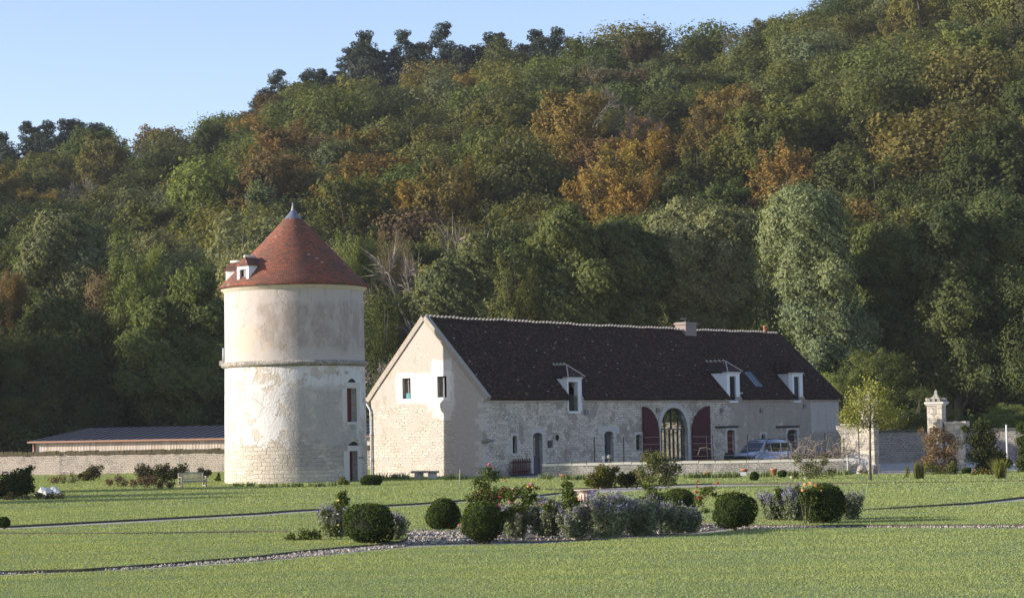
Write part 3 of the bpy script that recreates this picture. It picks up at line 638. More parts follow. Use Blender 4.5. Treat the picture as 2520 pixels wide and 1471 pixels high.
# tower
t = NT('tower_render'); uv = t.uv(); o = t.sep(uv)      # u: metres round the wall, v: height
col, h = rubble(t, uv, (.62, .55, .44, 1), (.48, .41, .31, 1), (.36, .30, .22, 1), .58, .24, .05, .15)
wv = t.warp(uv, 1.0, .7); n = t.noise(wv, .7, 6, .62); n2 = t.noise(t.warp(uv, .8, 1.0), .45, 6, .65)
up_ = t.step(o[1], 7.45, 7.55)
tan = t.mix(t.noise(uv, 3, 6, .65), (.46, .395, .31, 1), (.56, .495, .405, 1))
white = t.mix(t.noise(uv, 6, 5, .65), (.56, .525, .47, 1), (.68, .65, .595, 1))
low = t.mix(t.step(n, .455, .475), tan, white)
sm = t.math('SUBTRACT', t.math('ADD', n2, t.math('MULTIPLY', t.step(o[1], 4.2, .6), .36)), .06); stm = t.step(sm, .578, .592)
low = t.mix(stm, low, col)
# grey band below the corbel ring: weathering with the side's shade painted in
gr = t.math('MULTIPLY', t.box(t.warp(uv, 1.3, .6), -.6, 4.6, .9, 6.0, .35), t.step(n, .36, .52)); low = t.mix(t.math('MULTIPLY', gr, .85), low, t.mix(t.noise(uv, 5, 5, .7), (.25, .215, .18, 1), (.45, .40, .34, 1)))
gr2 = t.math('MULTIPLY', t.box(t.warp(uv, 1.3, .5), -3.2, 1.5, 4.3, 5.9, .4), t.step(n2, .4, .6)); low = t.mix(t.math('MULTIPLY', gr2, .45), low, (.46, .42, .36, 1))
ht = t.mix(t.noise(t.scale(uv, (1, .5, 1)), 2, 6, .65), (.385, .335, .285, 1), (.49, .435, .375, 1))
ub = t.math('MULTIPLY', t.box(t.warp(t.warp(uv, .7, 1.5), 3.5, .5), -2.4, 6.6, 8.35, 11.3, .35), 1.0)
ubn = t.math('MULTIPLY', ub, t.step(t.noise(t.scale(uv, (1.4, .6, 1)), 1.1, 6, .7), .34, .58))
ht = t.mix(t.math('MULTIPLY', ubn, .88), ht, t.mix(t.noise(t.scale(uv, (2, .7, 1)), 3, 6, .7), (.225, .18, .14, 1), (.40, .33, .26, 1)))
lb = t.math('MULTIPLY', t.box(t.warp(uv, 1.5, .6), -4.8, -1.6, 8.2, 9.9, .25), t.step(n, .46, .52)); ht = t.mix(t.math('MULTIPLY', lb, .6), ht, (.48, .385, .28, 1))
fl = t.step(t.noise(uv, 9, 5, .6), .64, .70); ht = t.mix(t.math('MULTIPLY', fl, .35), ht, (.68, .61, .50, 1))
col = t.mix(up_, low, ht)
vc_ = t.n('ShaderNodeTexVoronoi', voronoi_dimensions='2D', feature='DISTANCE_TO_EDGE'); t.set(vc_.inputs['Vector'], t.warp(t.warp(uv, .8, .9), 4, .15)); vc_.inputs['Scale'].default_value = .55
crack = t.math('MULTIPLY', t.step(vc_.outputs['Distance'], .016, .006), t.step(t.noise(uv, .6, 3), .50, .58)); col = t.mix(t.math('MULTIPLY', crack, .32), col, (.20, .17, .14, 1))
drip = t.math('MULTIPLY', t.step(t.noise(t.scale(uv, (2.6, .16, 1)), 1.6, 4, .6), .52, .66), t.math('ADD', t.math('MULTIPLY', t.step(o[1], 5.2, 7.3), t.math('SUBTRACT', 1, up_)), t.math('MULTIPLY', t.step(o[1], 9.5, 12.2), up_))); col = t.mix(t.math('MULTIPLY', drip, .38), col, (.24, .21, .175, 1))
hb = t.math('ADD', t.math('MULTIPLY', t.math('MULTIPLY', h, stm), t.math('SUBTRACT', 1, up_)), t.math('MULTIPLY', t.noise(wv, 6, 6, .65), t.math('ADD', .5, t.math('MULTIPLY', t.math('SUBTRACT', 1, up_), 1.6))))
hb = t.math('ADD', hb, t.math('MULTIPLY', t.step(n, .44, .48), t.math('SUBTRACT', .8, t.math('MULTIPLY', up_, .6))))
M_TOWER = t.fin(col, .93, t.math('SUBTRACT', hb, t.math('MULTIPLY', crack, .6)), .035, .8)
def tiles(name, c1, c2, c3, bw, rh, moss, sp=.2):
    t = NT(name); uv = t.uv(); q = t.warp(uv, 2.5, .05)
    col, fac = t.brick(q, c1, c2, (.02, .015, .012, 1), bw, rh, .010, 0, .5, .3)
    vo = t.n('ShaderNodeTexWhiteNoise', noise_dimensions='2D'); sn = t.n('ShaderNodeVectorMath', operation='SNAP'); t.set(sn.inputs[0], q); sn.inputs[1].default_value = (bw, rh, 1)
    t.set(vo.inputs['Vector'], sn.outputs[0])
    col = t.mix(t.math('MULTIPLY', t.step(vo.outputs[0], .62, .95), .75), col, c3)
    n = t.noise(t.warp(uv, .7, .6), .6, 6, .65); col = t.mix(t.math('MULTIPLY', t.step(n, .42, .66), .68), col, moss)
    col = t.mix(t.math('MULTIPLY', t.step(vo.outputs[0], .9955, .9965), .8), col, (.30, .27, .23, 1))
    o = t.sep(q); saw = t.math('SUBTRACT', 1.0, t.math('FRACT', t.math('DIVIDE', o[1], rh)))
    h = t.math('ADD', saw, t.math('MULTIPLY', vo.outputs[0], .5))
    return t.fin(col, .92, h, .03, .8, 0, sp)
M_REDTILE = tiles('red_plain_tile', (.31, .105, .060, 1), (.19, .074, .047, 1), (.085, .062, .048, 1), .19, .115, (.088, .060, .045, 1))
M_DARKTILE = tiles('dark_plain_tile', (.050, .031, .019, 1), (.027, .017, .011, 1), (.13, .062, .040, 1), .19, .115, (.040, .030, .020, 1), .06)
M_TILE2 = tiles('brown_tile', (.075, .040, .030, 1), (.05, .03, .025, 1), (.11, .05, .035, 1), .17, .11, (.04, .03, .025, 1))
M_ASHLAR = None
t = NT('dressed_limestone'); o = t.obj(); n = t.noise(o, 3.5, 6, .65); n2 = t.noise(o, 18, 4)
c = t.mix(n, (.46, .42, .355, 1), (.62, .575, .50, 1)); c = t.mix(t.math('MULTIPLY', t.step(n2, .55, .75), .35), c, (.36, .33, .28, 1))
M_ASHLAR = t.fin(c, .9, t.math('ADD', n, n2), .012, .8)
t = NT('mossy_limestone'); o = t.obj(); n = t.noise(o, 2.2, 6, .7); n2 = t.noise(o, 11, 5, .7)
c = t.mix(t.step(n, .42, .58), (.44, .395, .32, 1), (.27, .24, .19, 1)); c = t.mix(t.step(n2, .46, .62), c, (.105, .10, .08, 1)); c = t.mix(t.math('MULTIPLY', t.step(n2, .34, .26), .7), c, (.42, .39, .19, 1))
M_MOSSY = t.fin(c, .95, n2, .04, 1)
M_WHITE = simple('white_painted_stone', (.72, .70, .66), .8, .10, 8)
M_WHITEW = simple('white_paint', (.78, .77, .74), .6, .06, 5)
M_GREYPAINT = simple('grey_painted_wood', (.075, .076, .085), .6, .15, 9)
M_REDWOOD = simple('oxblood_painted_wood', (.070, .014, .013), .7, .25, 4)
M_REDDOOR = simple('red_painted_wood', (.115, .024, .022), .65, .18, 5)
M_DARKWOOD = simple('dark_old_wood', (.045, .040, .037), .85, .3, 5)
M_GREYWOOD = simple('weathered_board', (.24, .225, .205), .85, .2, 5)
M_DARK = simple('painted_dark', (.02, .019, .018), 1, .2, 2)  # near-black colour painting the darkness of unlit insides
M_IRON = simple('dark_iron', (.03, .03, .032), .6, .2, 8, .5)
M_ZINC = simple('zinc_sheet', (.16, .175, .205), .45, .15, 6, .35, .5)
M_LEAD = simple('grey_lead', (.20, .20, .20), .5, .15, 6, .3)
M_COPPER = simple('copper_gutter', (.34, .19, .12), .5, .15, 3, .4)
M_CLAY = simple('terracotta', (.42, .17, .09), .85, .2, 9)
M_BRICKR = None
t = NT('chimney_brick'); c_, f_ = t.brick(t.uv(), (.20, .125, .105, 1), (.15, .10, .09, 1), (.30, .27, .24, 1), .22, .07, .012); M_BRICKR = t.fin(t.mix(t.math('MULTIPLY', t.noise(t.obj(), 3, 4), .4), c_, (.34, .30, .27, 1)), .9, f_, .01, -.6)
def glass(name, col, rough=.03):
    t = NT(name); p = t.n('ShaderNodeBsdfPrincipled'); p.inputs['Base Color'].default_value = tuple(col) + (1,); p.inputs['Roughness'].default_value = rough
    p.inputs['Specular IOR Level'].default_value = .9; b = t.n('ShaderNodeBump'); b.inputs['Strength'].default_value = .12; b.inputs['Distance'].default_value = .02
    t.set(b.inputs['Height'], t.noise(t.obj(), 1.3, 2)); t.t.links.new(b.outputs[0], p.inputs['Normal']); t.t.links.new(p.outputs[0], t.out.inputs[0]); return t.m
M_GLASS = glass('window_glass', (.012, .015, .016))
M_MIRROR = None
t = NT('reflective_glazing'); a = t.n('ShaderNodeBsdfDiffuse'); a.inputs[0].default_value = (.02, .022, .02, 1); g = t.n('ShaderNodeBsdfGlossy'); g.inputs['Roughness'].default_value = .02; g.inputs[0].default_value = (.55, .58, .55, 1)
mx = t.n('ShaderNodeMixShader'); mx.inputs[0].default_value = .55; t.t.links.new(a.outputs[0], mx.inputs[1]); t.t.links.new(g.outputs[0], mx.inputs[2]); t.t.links.new(mx.outputs[0], t.out.inputs[0]); M_MIRROR = t.m

# ================================================================== BARN
TH = .9262; BW, BL, EV, RD = 9.6264, 49.17, 5.42, 10.70
BC = Vector((-2.1222, 140.0648, 0)); SL = (RD - EV) / (BW / 2)
barn = thing('barn', 'long limestone barn with steep dark tiled roof, gable end and arched door', 'barn', BC, TH)
fz = lambda s, z: (s, 0, z)
def rect(a, b, c, d): return [(a, c), (b, c), (b, d), (a, d)]
def archtop(a, b, c, d, rise, n=8):     # opening with a segmental head
    m_ = (a + b) / 2; w2 = (b - a) / 2
    return [(a, c), (b, c)] + [(m_ + w2 * cos(pi * i / n), d - rise + rise * sin(pi * i / n)) for i in range(n + 1)]
O_D1, O_D2, O_D3 = (9.86, 10.98, 4.32), (31.5, 32.45, 5.02), (41.62, 42.5, 5.02)
outer = [(0, -.3), (BL, -.3), (BL, EV)]
for a, b, z in (O_D3, O_D2, O_D1): outer += [(b, EV), (b, z), (a, z), (a, EV)]
outer += [(0, EV)]
def pointed(a, b, c, sp, d, n=10):
    m_ = (a + b) / 2; P = [(a, c), (b, c), (b, sp)]
    for i in range(1, n):
        k = i / n; P.append((m_ + (b - m_) * cos(k * pi / 2) ** .86, sp + (d - sp) * sin(k * pi / 2)))
    P.append((m_, d))
    for i in range(n - 1, 0, -1):
        k = i / n; P.append((m_ - (m_ - a) * cos(k * pi / 2) ** .86, sp + (d - sp) * sin(k * pi / 2)))
    P.append((a, sp)); return P
ARCH = pointed(21.5, 25.25, .05, 2.6, 4.50)
H_DOOR1 = archtop(5.6, 6.68, .05, 2.88, .22); H_DOOR2 = archtop(14.15, 15.28, .05, 2.86, .2)
H_WIN = archtop(3.28, 3.78, 1.52, 2.72, .12); H_SLIT = archtop(18.2, 18.95, 1.42, 2.58, .1)
H_RED = archtop(30.95, 32.1, .05, 2.75, .12); H_DOOR4 = archtop(40.4, 41.9, .05, 2.65, .15); H_SLIT2 = archtop(36.15, 36.8, 1.95, 2.36, .12)
holes = [ARCH, H_DOOR1, H_DOOR2, H_WIN, H_SLIT, H_RED, H_DOOR4, H_SLIT2]
m = MB(); m.holed(outer, holes, fz, (0, 1, 0), .38)
for a, b, z in (O_D1, O_D2, O_D3):
    m.add([(a, 0, z), (b, 0, z), (b, .38, z), (a, .38, z)], [(0, 1, 2, 3)]); m.add([(a, 0, z), (a, .38, z), (a, .38, EV), (a, 0, EV)], [(0, 1, 2, 3)]); m.add([(b, 0, z), (b, .38, z), (b, .38, EV), (b, 0, EV)], [(0, 1, 2, 3)])
m.add([(0, BW, -.3), (BL, BW, -.3), (BL, BW, EV), (0, BW, EV)], [(0, 1, 2, 3)])
m.add([(BL, 0, -.3), (BL, BW, -.3), (BL, BW, EV), (BL, 0, EV)], [(0, 1, 2, 3)])
m.build('front_wall', M_RUBBLE, barn, recalc=False)
gy = lambda y, z: (0, y, z)
GWL, GWR = rect(6.06, 6.80, 5.33, 6.74), rect(2.95, 3.75, 5.36, 6.78)
m = MB(); m.holed([(0, -.3), (BW, -.3), (BW, EV), (BW / 2, RD), (0, EV)], [GWL, GWR], gy, (1, 0, 0), .45)
m.build('gable_wall', M_GABLE, barn, recalc=False)
m = MB(); m.b2(.5, BL - .3, .45, BW - .3, -.2, .02); m.build('floor', M_DARK, barn)
# gable windows: pale stone surrounds, grey inner shutter on one side
for nm, (y0, y1, z0, z1) in (('gable_window', (6.06, 6.80, 5.33, 6.74)), ('gable_window', (2.95, 3.75, 5.36, 6.78))):
    m = MB()
    for k, (a, b, c, d, px_) in enumerate([(y0 - .30, y0, z0 - .02, z1, .012), (y1, y1 + .30, z0 - .02, z1, .012), (y0 - .42, y1 + .42, z1, z1 + .34, .015), (y0 - .35, y1 + .35, z0 - .24, z0 - .02, .02)]):
        m.add([(-px_, a, c), (-px_, b, c), (-px_, b, d), (-px_, a, d), (.1, a, c), (.1, b, c), (.1, b, d), (.1, a, d)], [(0, 1, 2, 3), (0, 1, 5, 4), (1, 2, 6, 5), (2, 3, 7, 6), (3, 0, 4, 7)])
    m.b2(-.014, .1, y0 - .48, y0 - .30, z0 + .45, z0 + .8); m.b2(-.014, .1, y1 + .30, y1 + .48, z0 + .45, z0 + .8)
    fr = m.build('window_surround', M_WHITE, barn)
    m = MB(); m.b2(.28, .31, y0 + (y1 - y0) * .52, y1, z0, z1); m.b2(.25, .28, y0 + (y1 - y0) * .55, y1, z0 + .25, z0 + .33); m.b2(.25, .28, y0 + (y1 - y0) * .55, y1, z1 - .33, z1 - .25); m.build('shutter', M_GREYWOOD, fr)
    m = MB(); m.b2(.46, .50, y0 - .2, y1 + .2, z0 - .2, z1 + .2); m.build('room_shade_panel', M_DARK, fr)  # dark panel stands in for the unlit room behind the window
o = MB().b2(.05, .24, 6.20, 6.52, 5.33, 5.68).b2(.045, .245, 6.19, 6.53, 5.66, 5.71).b2(.03, .05, 6.30, 6.42, 5.58, 5.62).build('crate', simple('teal_plastic', (.03, .20, .22), .5), None)
o.matrix_world = Matrix.Translation(BC) @ Matrix.Rotation(TH, 4, 'Z'); tag(o, 'teal crate standing on the sill of the left gable window', 'crate')

# roof
def rp(s, tz, off=0.0):                      # point on the front slope: s along, z height, off = outward
    y = (tz - EV) / SL; nn = Vector((0, -SL, 1)).normalized(); return Vector((s, y, tz)) + nn * off
DORM = [(9.70, 11.45, 6.60, 4.32, O_D1, 7.55), (31.05, 33.0, 7.16, 5.02, O_D2, 8.08), (41.35, 43.05, 7.20, 5.02, O_D3, 8.05)]
EB = EV - .33
out = [(-.02, EB)]
for s0, s1, zt, zb, op, zp in DORM: out += [(s0, EB), (s0, zt), (s1, zt), (s1, EB)]
out += [(BL + .32, EB), (BL - 1.2, RD), (-.02, RD)]
m = MB(); th = .16
tr = tessellate_polygon([[Vector((p[0], p[1], 0)) for p in out]]); n = len(out)
A = [rp(p[0], p[1], th) for p in out]; B = [rp(p[0], p[1], .0) for p in out]
# uneven old slope: subdivide by strips so that the tiles sag slightly
m.add(A + B, [tuple(q) for q in tr] + [tuple(n + i for i in q[::-1]) for q in tr] + [(i, (i + 1) % n, n + (i + 1) % n, n + i) for i in range(n)])
bk = lambda s, z, off: Vector((s, BW - (z - EV) / SL, z)) + Vector((0, SL, 1)).normalized() * off
A = [bk(-.02, EB, th), bk(BL + .32, EB, th), bk(BL - 1.2, RD, th), bk(-.02, RD, th)]; B = [bk(-.02, EB, 0), bk(BL + .32, EB, 0), bk(BL - 1.2, RD, 0), bk(-.02, RD, 0)]
m.add(A + B, [(0, 1, 2, 3), (4, 7, 6, 5), (0, 1, 5, 4), (1, 2, 6, 5), (2, 3, 7, 6), (3, 0, 4, 7)])
m.add([rp(BL + .32, EB, th), bk(BL + .32, EB, th), bk(BL - 1.2, RD, th), rp(BL - 1.2, RD, th)], [(0, 1, 2, 3)])
def roofuv(co, nn):
    return (co.x, co.z * 1.355) if abs(nn.y) > .3 or nn.z > .5 else boxuv(co, nn)
def sag(s): return -.09 * sin(pi * min(max(s, 0), BL) / BL) + .022 * sin(s * .9) + .018 * sin(s * 2.3 + 1) - .02 * sin(s * .41)
roof = m.build('roof', M_DARKTILE, barn, uvf=roofuv, recalc=True)
bm = bmesh.new(); bm.from_mesh(roof.data)
for k in range(1, 49): bmesh.ops.bisect_plane(bm, geom=bm.verts[:] + bm.edges[:] + bm.faces[:], plane_co=(k * 1.0 + .013, 0, 0), plane_no=(1, 0, 0))
for v in bm.verts:
    f_ = max(0, min(1, (v.co.z - EV) / 3.0)); v.co.z += sag(v.co.x) * (.25 + .75 * f_) + (.012 * sin(v.co.x * 3.1) if v.co.z < EV else 0)
bm.to_mesh(roof.data); bm.free()
m = MB()
k = 0
for i in range(int((BL - 1.4) / .42)):
    s = .1 + i * .42; c = Vector((s + .2, BW / 2, RD + .14 + sag(s))); m.tube([c - Vector((.12, 0, .05)), c + Vector((0, 0, .02)), c + Vector((.10, 0, .05)), c + Vector((.14, 0, .08))], [.08, .11, .13, .07], 8)
pass
m.build('ridge_tile', simple('ridge_mortar', (.36, .31, .25), .95, .3, 5), roof)
m = MB(); [m.b2(k_ * 1.0, min(k_ + 1.0, BL - 1.2), BW / 2 - .17, BW / 2 + .17, RD - .06 + sag(k_ + .5), RD + .125 + sag(k_ + .5)) for k_ in range(48)]; m.build('ridge_bedding', M_DARKTILE, roof)
# coping along the gable verge
m = MB()
for sgn in (1, -1):
    f = (lambda y: y) if sgn > 0 else (lambda y: BW - y)
    prof = [(-.42, EV - .30), (-.1, EV - .02), (.35, EV + .5), (BW / 2, RD + .02)]
    for (y0, z0), (y1, z1) in zip(prof[:-1], prof[1:]):
        d = Vector((0, y1 - y0, z1 - z0)).normalized(); up_v = Vector((0, -d.z, d.y))
        a0, a1 = Vector((0, y0, z0)), Vector((0, y1, z1)); q = []
        for xx in (-.09, .34):
            for aa, oo in ((a0, -.10), (a1, -.10), (a1, .24), (a0, .24)):
                v = aa + up_v * oo; q.append((xx, f(v.y), v.z))
        m.add(q, [(0, 1, 2, 3), (4, 7, 6, 5), (0, 1, 5, 4), (1, 2, 6, 5), (2, 3, 7, 6), (3, 0, 4, 7)])
m.build('verge_coping', simple('verge_mortar', (.35, .305, .245), .95, .25, 3, bump=.02), roof)
# eaves cornice
m = MB(); xs = [0] + [q for d in DORM for q in (d[0] + .02, d[1] - .02)] + [BL]
for a, b in zip(xs[::2], xs[1::2]): m.b2(a, b, -.16, .02, EV - .34, EV - .10); m.b2(a, b, -.09, .02, EV - .46, EV - .34)
m.build('cornice', M_ASHLAR, barn)
# quoins at the near corner
M_QUOIN = simple('quoin_stone', (.54, .49, .41), .9, .2, 2.5)
z = .1; i = 0; r_ = random.Random(3)
while z < EV - .5:
    h_ = r_.uniform(.24, .42); lx, ly = (r_.uniform(.5, .85), r_.uniform(.25, .4)) if i % 2 else (r_.uniform(.25, .4), r_.uniform(.45, .7))
    if r_.random() < .8: MB().b2(-.012, lx, -.012, ly, z + .01, z + h_ - .01).build('quoin', M_QUOIN, barn)
    z += h_; i += 1
o = MB().tube([(-.35, -.22, 2.36), (.05, -.24, 2.42), (1.1, -.12, 2.44)], [.09, .15, .05], 8).build('corbel_stone', M_MOSSY, barn)
# downpipe at the far corner of the gable
m = MB(); m.tube([(-.05, BW + .36, EV - .25), (-.08, BW + .30, EV - .42), (-.10, BW + .03, EV - .75), (-.10, BW - .02, EV - 1.0), (-.10, BW - .02, .05)], .055, 8); m.tube([(-.2, BW + .42, EV - .22), (.3, BW + .42, EV - .22)], .09, 8)
for z in (1.2, 2.9, 4.3): m.tube([(-.10, BW - .02, z), (-.10, BW - .02, z + .1)], .075, 8)
m.build('downpipe', simple('white_zinc', (.62, .64, .66), .5, .1, 6), barn)

# chimneys
ch = MB(); cy = 4.35
ch.b2(32.15, 33.75, cy - .05, cy + .95, 9.3, 11.35); ch.b2(32.05, 33.85, cy - .12, cy + 1.02, 11.15, 11.3); cho = ch.build('chimney', M_BRICKR, barn)
m = MB(); m.b2(32.03, 33.87, cy - .17, cy + .3, 9.40, 9.78); m.build('flashing', M_ZINC, cho)
m = MB(); m.lathe([(.13, 11.3), (.13, 11.62)], 10, (33.0, cy + .45, 0)); m.b2(32.65, 33.35, cy + .12, cy + .78, 11.62, 11.67); m.build('cowl', M_IRON, cho)
m = MB(); m.lathe([(.17, RD), (.15, RD + .62), (.19, RD + .62), (.19, RD + .72), (.12, RD + .72), (.12, RD + .4)], 12, (45.5, BW / 2, 0)); m.build('chimney_pot', M_CLAY, barn)
# roof window
sk = MB(); n1 = Vector((0, -SL, 1)).normalized(); s0, s1, za, zb_ = SKY_S0, SKY_S1, SKY_Z0, SKY_Z1
def rpo(s, z, o_): return rp(s, z, th + o_)
for a, b, c, d in ((s0, s0 + .09, za, zb_), (s1 - .09, s1, za, zb_), (s0 + .09, s1 - .09, za, za + .08), (s0 + .09, s1 - .09, zb_ - .08, zb_), (s0 + .5, s0 + .55, za + .08, zb_ - .08)):
    q = [rpo(a, c, .09), rpo(b, c, .09), rpo(b, d, .09), rpo(a, d, .09), rpo(a, c, -.02), rpo(b, c, -.02), rpo(b, d, -.02), rpo(a, d, -.02)]
    sk.add(q, [(0, 1, 2, 3), (0, 1, 5, 4), (1, 2, 6, 5), (2, 3, 7, 6), (3, 0, 4, 7)])
sko = sk.build('roof_window', M_ZINC, barn)
m = MB(); m.add([rpo(s0 + .09, za + .08, .04), rpo(s1 - .09, za + .08, .04), rpo(s1 - .09, zb_ - .08, .04), rpo(s0 + .09, zb_ - .08, .04)], [(0, 1, 2, 3)]); m.build('pane', M_MIRROR, sko, recalc=False)
# dormers
for i, (s0, s1, zt, zb, (oa, ob, oz), zp) in enumerate(DORM):
    mw_ = M_WHITE if i == 0 else M_WHITEW
    m = MB(); yb = lambda z: (z - EV) / SL
    m.b2(s0, oa, -.03, .32, oz if i == 0 else EV - .12, zt - .02); m.b2(ob, s1, -.03, .32, oz if i == 0 else EV - .12, zt - .02)
    m.b2(oa, ob, -.025, .30, zt - .24, zt - .022); m.b2(s0 - .06, s1 + .06, -.12, .3, zt - .02, zt + .10)
    if i != 1: m.b2(s1 - .02, s1 + .34, -.05, .3, EV - .18, EV + .10)
    else: m.b2(s1 - .02, s1 + .42, -.05, .3, EV - .18, EV + .22)
    m.b2(oa - .12, ob + .12, -.09, .30, oz - .16, oz - .003)
    dm = m.build('dormer', mw_, barn)
    m = MB()
    for ss in (s0 + .012, s1 - .15): m.prism([(.3, EV + .2), (.3, zt), (yb(zt) + .1, zt)], lambda y, z, ss=ss: (ss, y, z), (.14, 0, 0))
    m.build('cheek', mw_ if i != 2 else simple('grey_render', (.50, .47, .42), .9, .15, 2), dm)
    sm_ = (s0 + s1) / 2; e = .17; zr = zp; yr0 = .62; yrb = yb(zr) + .15; yeb = yb(zt) + .25; f0 = -.24
    V_ = [(s0 - e, f0, zt + .10), (s1 + e, f0, zt + .10), (sm_, yr0, zr), (sm_, yrb, zr), (s0 - e, yeb, zt + .10), (s1 + e, yeb, zt + .10)]
    m = MB(); m.add(V_, [(0, 1, 2), (0, 2, 3, 4), (1, 5, 3, 2), (0, 4, 5, 1)]); dr = m.build('dormer_roof', M_TILE2 if i < 2 else M_DARKTILE, dm, recalc=True)
    m = MB()
    for a, b in ((V_[0], V_[2]), (V_[1], V_[2])): m.tube([Vector(a) + Vector((0, 0, .03)), Vector(b) + Vector((0, 0, .03))], .05, 6)
    for k in range(5):
        y = yr0 + (yrb - yr0) * k / 5; m.tube([(sm_, y, zr + .02), (sm_, y + .14, zr + .06), (sm_, y + .26, zr + .12)], [.06, .075, .09], 7)
    m.build('hip_tile', simple('pale_mortar', (.40, .36, .30), .95, .2, 6) if i < 2 else M_TILE2, dm)
    if i == 0:
        m = MB(); m.b2(oa - .02, ob + .02, 2.2, 2.25, oz - .3, zt); m.tube([(oa + .1, .8, oz + .9), (ob, .7, zt - .3)], .08, 6); m.tube([(oa + .5, .9, oz), (oa + .35, .9, zt - .2)], .07, 6); m.b2(oa + .62, ob, .33, .38, oz + .02, oz + 1.15)
        m.build('loft_timber', M_DARKWOOD, dm)
    else:
        m = MB()
        for a, b, c, d in ((oa, oa + .07, oz, zt - .24), (ob - .07, ob, oz, zt - .24), (oa + .07, ob - .07, zt - .32, zt - .24), (oa + .07, ob - .07, oz, oz + .08)): m.b2(a, b, .10, .16, c, d)
        if i == 2: m.b2((oa + ob) / 2 - .04, (oa + ob) / 2 + .04, .10, .16, oz + .08, zt - .32)
        wd = m.build('window', M_GREYPAINT, dm); m = MB(); m.add([(oa + .07, .14, oz + .08), (ob - .07, .14, oz + .08), (ob - .07, .14, zt - .32), (oa + .07, .14, zt - .32)], [(0, 1, 2, 3)]); m.build('pane', M_GLASS, wd, recalc=False)
# stone surrounds proud of the rubble
def surround(a, b, c, d, jw, lh, lw, rise=0, mat=M_ASHLAR, pr=.02, name='stone_surround'):
    m = MB(); z = c; k = 0; rr = random.Random(int(a * 100))
    while z < d - rise - .02:
        h_ = min(rr.uniform(.32, .5), d - rise - z); w_ = jw * (1.25 if k % 2 else .85)
        m.b2(a - w_, a, -pr, .06, z + .006, z + h_ - .006); m.b2(b, b + w_ * (1.1 if k % 2 else .9), -pr, .06, z + .006, z + h_ - .006); z += h_; k += 1
    if rise:
        n_ = 8; mid = (a + b) / 2; w2 = (b - a) / 2
        inn = [(mid + w2 * cos(pi * i_ / n_), d - rise + rise * sin(pi * i_ / n_)) for i_ in range(n_ + 1)]
        poly = inn[::-1] + [(b + lw, d - rise), (b + lw, d + lh), (a - lw, d + lh), (a - lw, d - rise)]
        m.prism(poly, lambda s, z: (s, -pr - .006, z), (0, .06, 0))
    else: m.b2(a - lw, b + lw, -pr - .006, .06, d, d + lh)
    return m.build(name, mat, barn)
s_ = surround(5.6, 6.68, .05, 2.88, .26, .30, .22, .22); surround(14.15, 15.28, .05, 2.86, .28, .36, .78, .2); surround(3.28, 3.78, 1.52, 2.72, .22, .16, .18, .12)
surround(18.2, 18.95, 1.42, 2.58, .2, .18, .16, .1); surround(30.95, 32.1, .05, 2.75, .3, .2, .25, .12); surround(40.4, 41.9, .05, 2.65, .3, .22, .3, .15); surround(36.15, 36.8, 1.95, 2.36, .25, .16, .3, .12)
MB().b2(3.1, 3.96, -.03, .1, 1.36, 1.515).build('window_sill', M_ASHLAR, barn); MB().b2(18.05, 19.1, -.03, .1, 1.26, 1.415).build('window_sill', M_ASHLAR, barn)
inn = ARCH[2:]; mid = 23.375; ring = []
for (s, z) in inn: ring.append((mid + (s - mid) * 1.20, 2.6 + (z - 2.6) * 1.19 if z > 2.6 else z))
poly = inn[::-1] + ring; poly = [(21.5, .05)] + [(s, z) for s, z in inn[::-1]] + [(25.25, .05), (25.25 + .375, .05)] + [(s, z) for s, z in ring] + [(21.5 - .375, .05)]
m = MB(); m.prism(poly, lambda s, z: (s, -.03, z), (0, .10, 0)); m.build('arch_surround', M_ASHLAR, barn)
for z0, s0_, s1_ in ((2.96, 29.2, 32.6), (2.86, 38.5, 42.15)):
    m = MB(); m.b2(s0_, s1_, -.16, .0, z0, z0 + .10); m.b2(s0_ + .1, s1_ - .1, -.08, 0, z0 - .05, z0); m.build('drip_ledge', M_DARKWOOD, barn)
# doors and windows set in the openings
def door_leaf(a, b, c, d, rise, mat, y=.22, glz=None, name='door'):
    m = MB(); P = archtop(a, b, c, d, rise) if rise else rect(a, b, c, d)
    if glz: m.holed(P, [rect(*glz)], lambda s, z: (s, y, z), (0, 1, 0), .05)
    else:
        m.prism(P, lambda s, z: (s, y, z), (0, .06, 0))
        for k in range(1, 6): xx = a + (b - a) * k / 6; m.b2(xx - .006, xx + .006, y - .006, y, c + .05, d - rise - .05)
    dd = m.build(name, mat, barn, recalc=not glz)
    if glz:
        g0, g1, g2, g3 = glz; m = MB(); m.add([(g0, y + .04, g2), (g1, y + .04, g2), (g1, y + .04, g3), (g0, y + .04, g3)], [(0, 1, 2, 3)]); m.build('pane', M_MIRROR, dd, recalc=False)
        m = MB(); xm = (g0 + g1) / 2; m.b2(xm - .025, xm + .025, y - .01, y + .03, g2, g3)
        for q in (1, 2): zz = g2 + (g3 - g2) * q / 3; m.b2(g0, xm - .025, y - .01, y + .028, zz - .02, zz + .02); m.b2(xm + .025, g1, y - .01, y + .028, zz - .02, zz + .02)
        m.build('glazing_bar', mat, dd)
    m = MB(); m.tube([(b - .12, y - .06, 1.05), (b - .24, y - .06, 1.05)], .016, 6); m.b2(b - .15, b - .09, y - .055, y, .97, 1.13); m.build('handle', M_IRON, dd)
    return dd
door_leaf(5.6, 6.68, .05, 2.88, .22, M_GREYPAINT, .25, (5.72, 6.30, 1.35, 2.55)); door_leaf(14.15, 15.28, .05, 2.86, .2, M_GREYPAINT, .25, (14.27, 14.82, 1.1, 2.62))
door_leaf(30.95, 32.1, .05, 2.75, .12, M_REDDOOR, .25); door_leaf(40.4, 41.9, .05, 2.65, .15, M_DARKWOOD, .25, (40.55, 41.2, 1.0, 2.4))
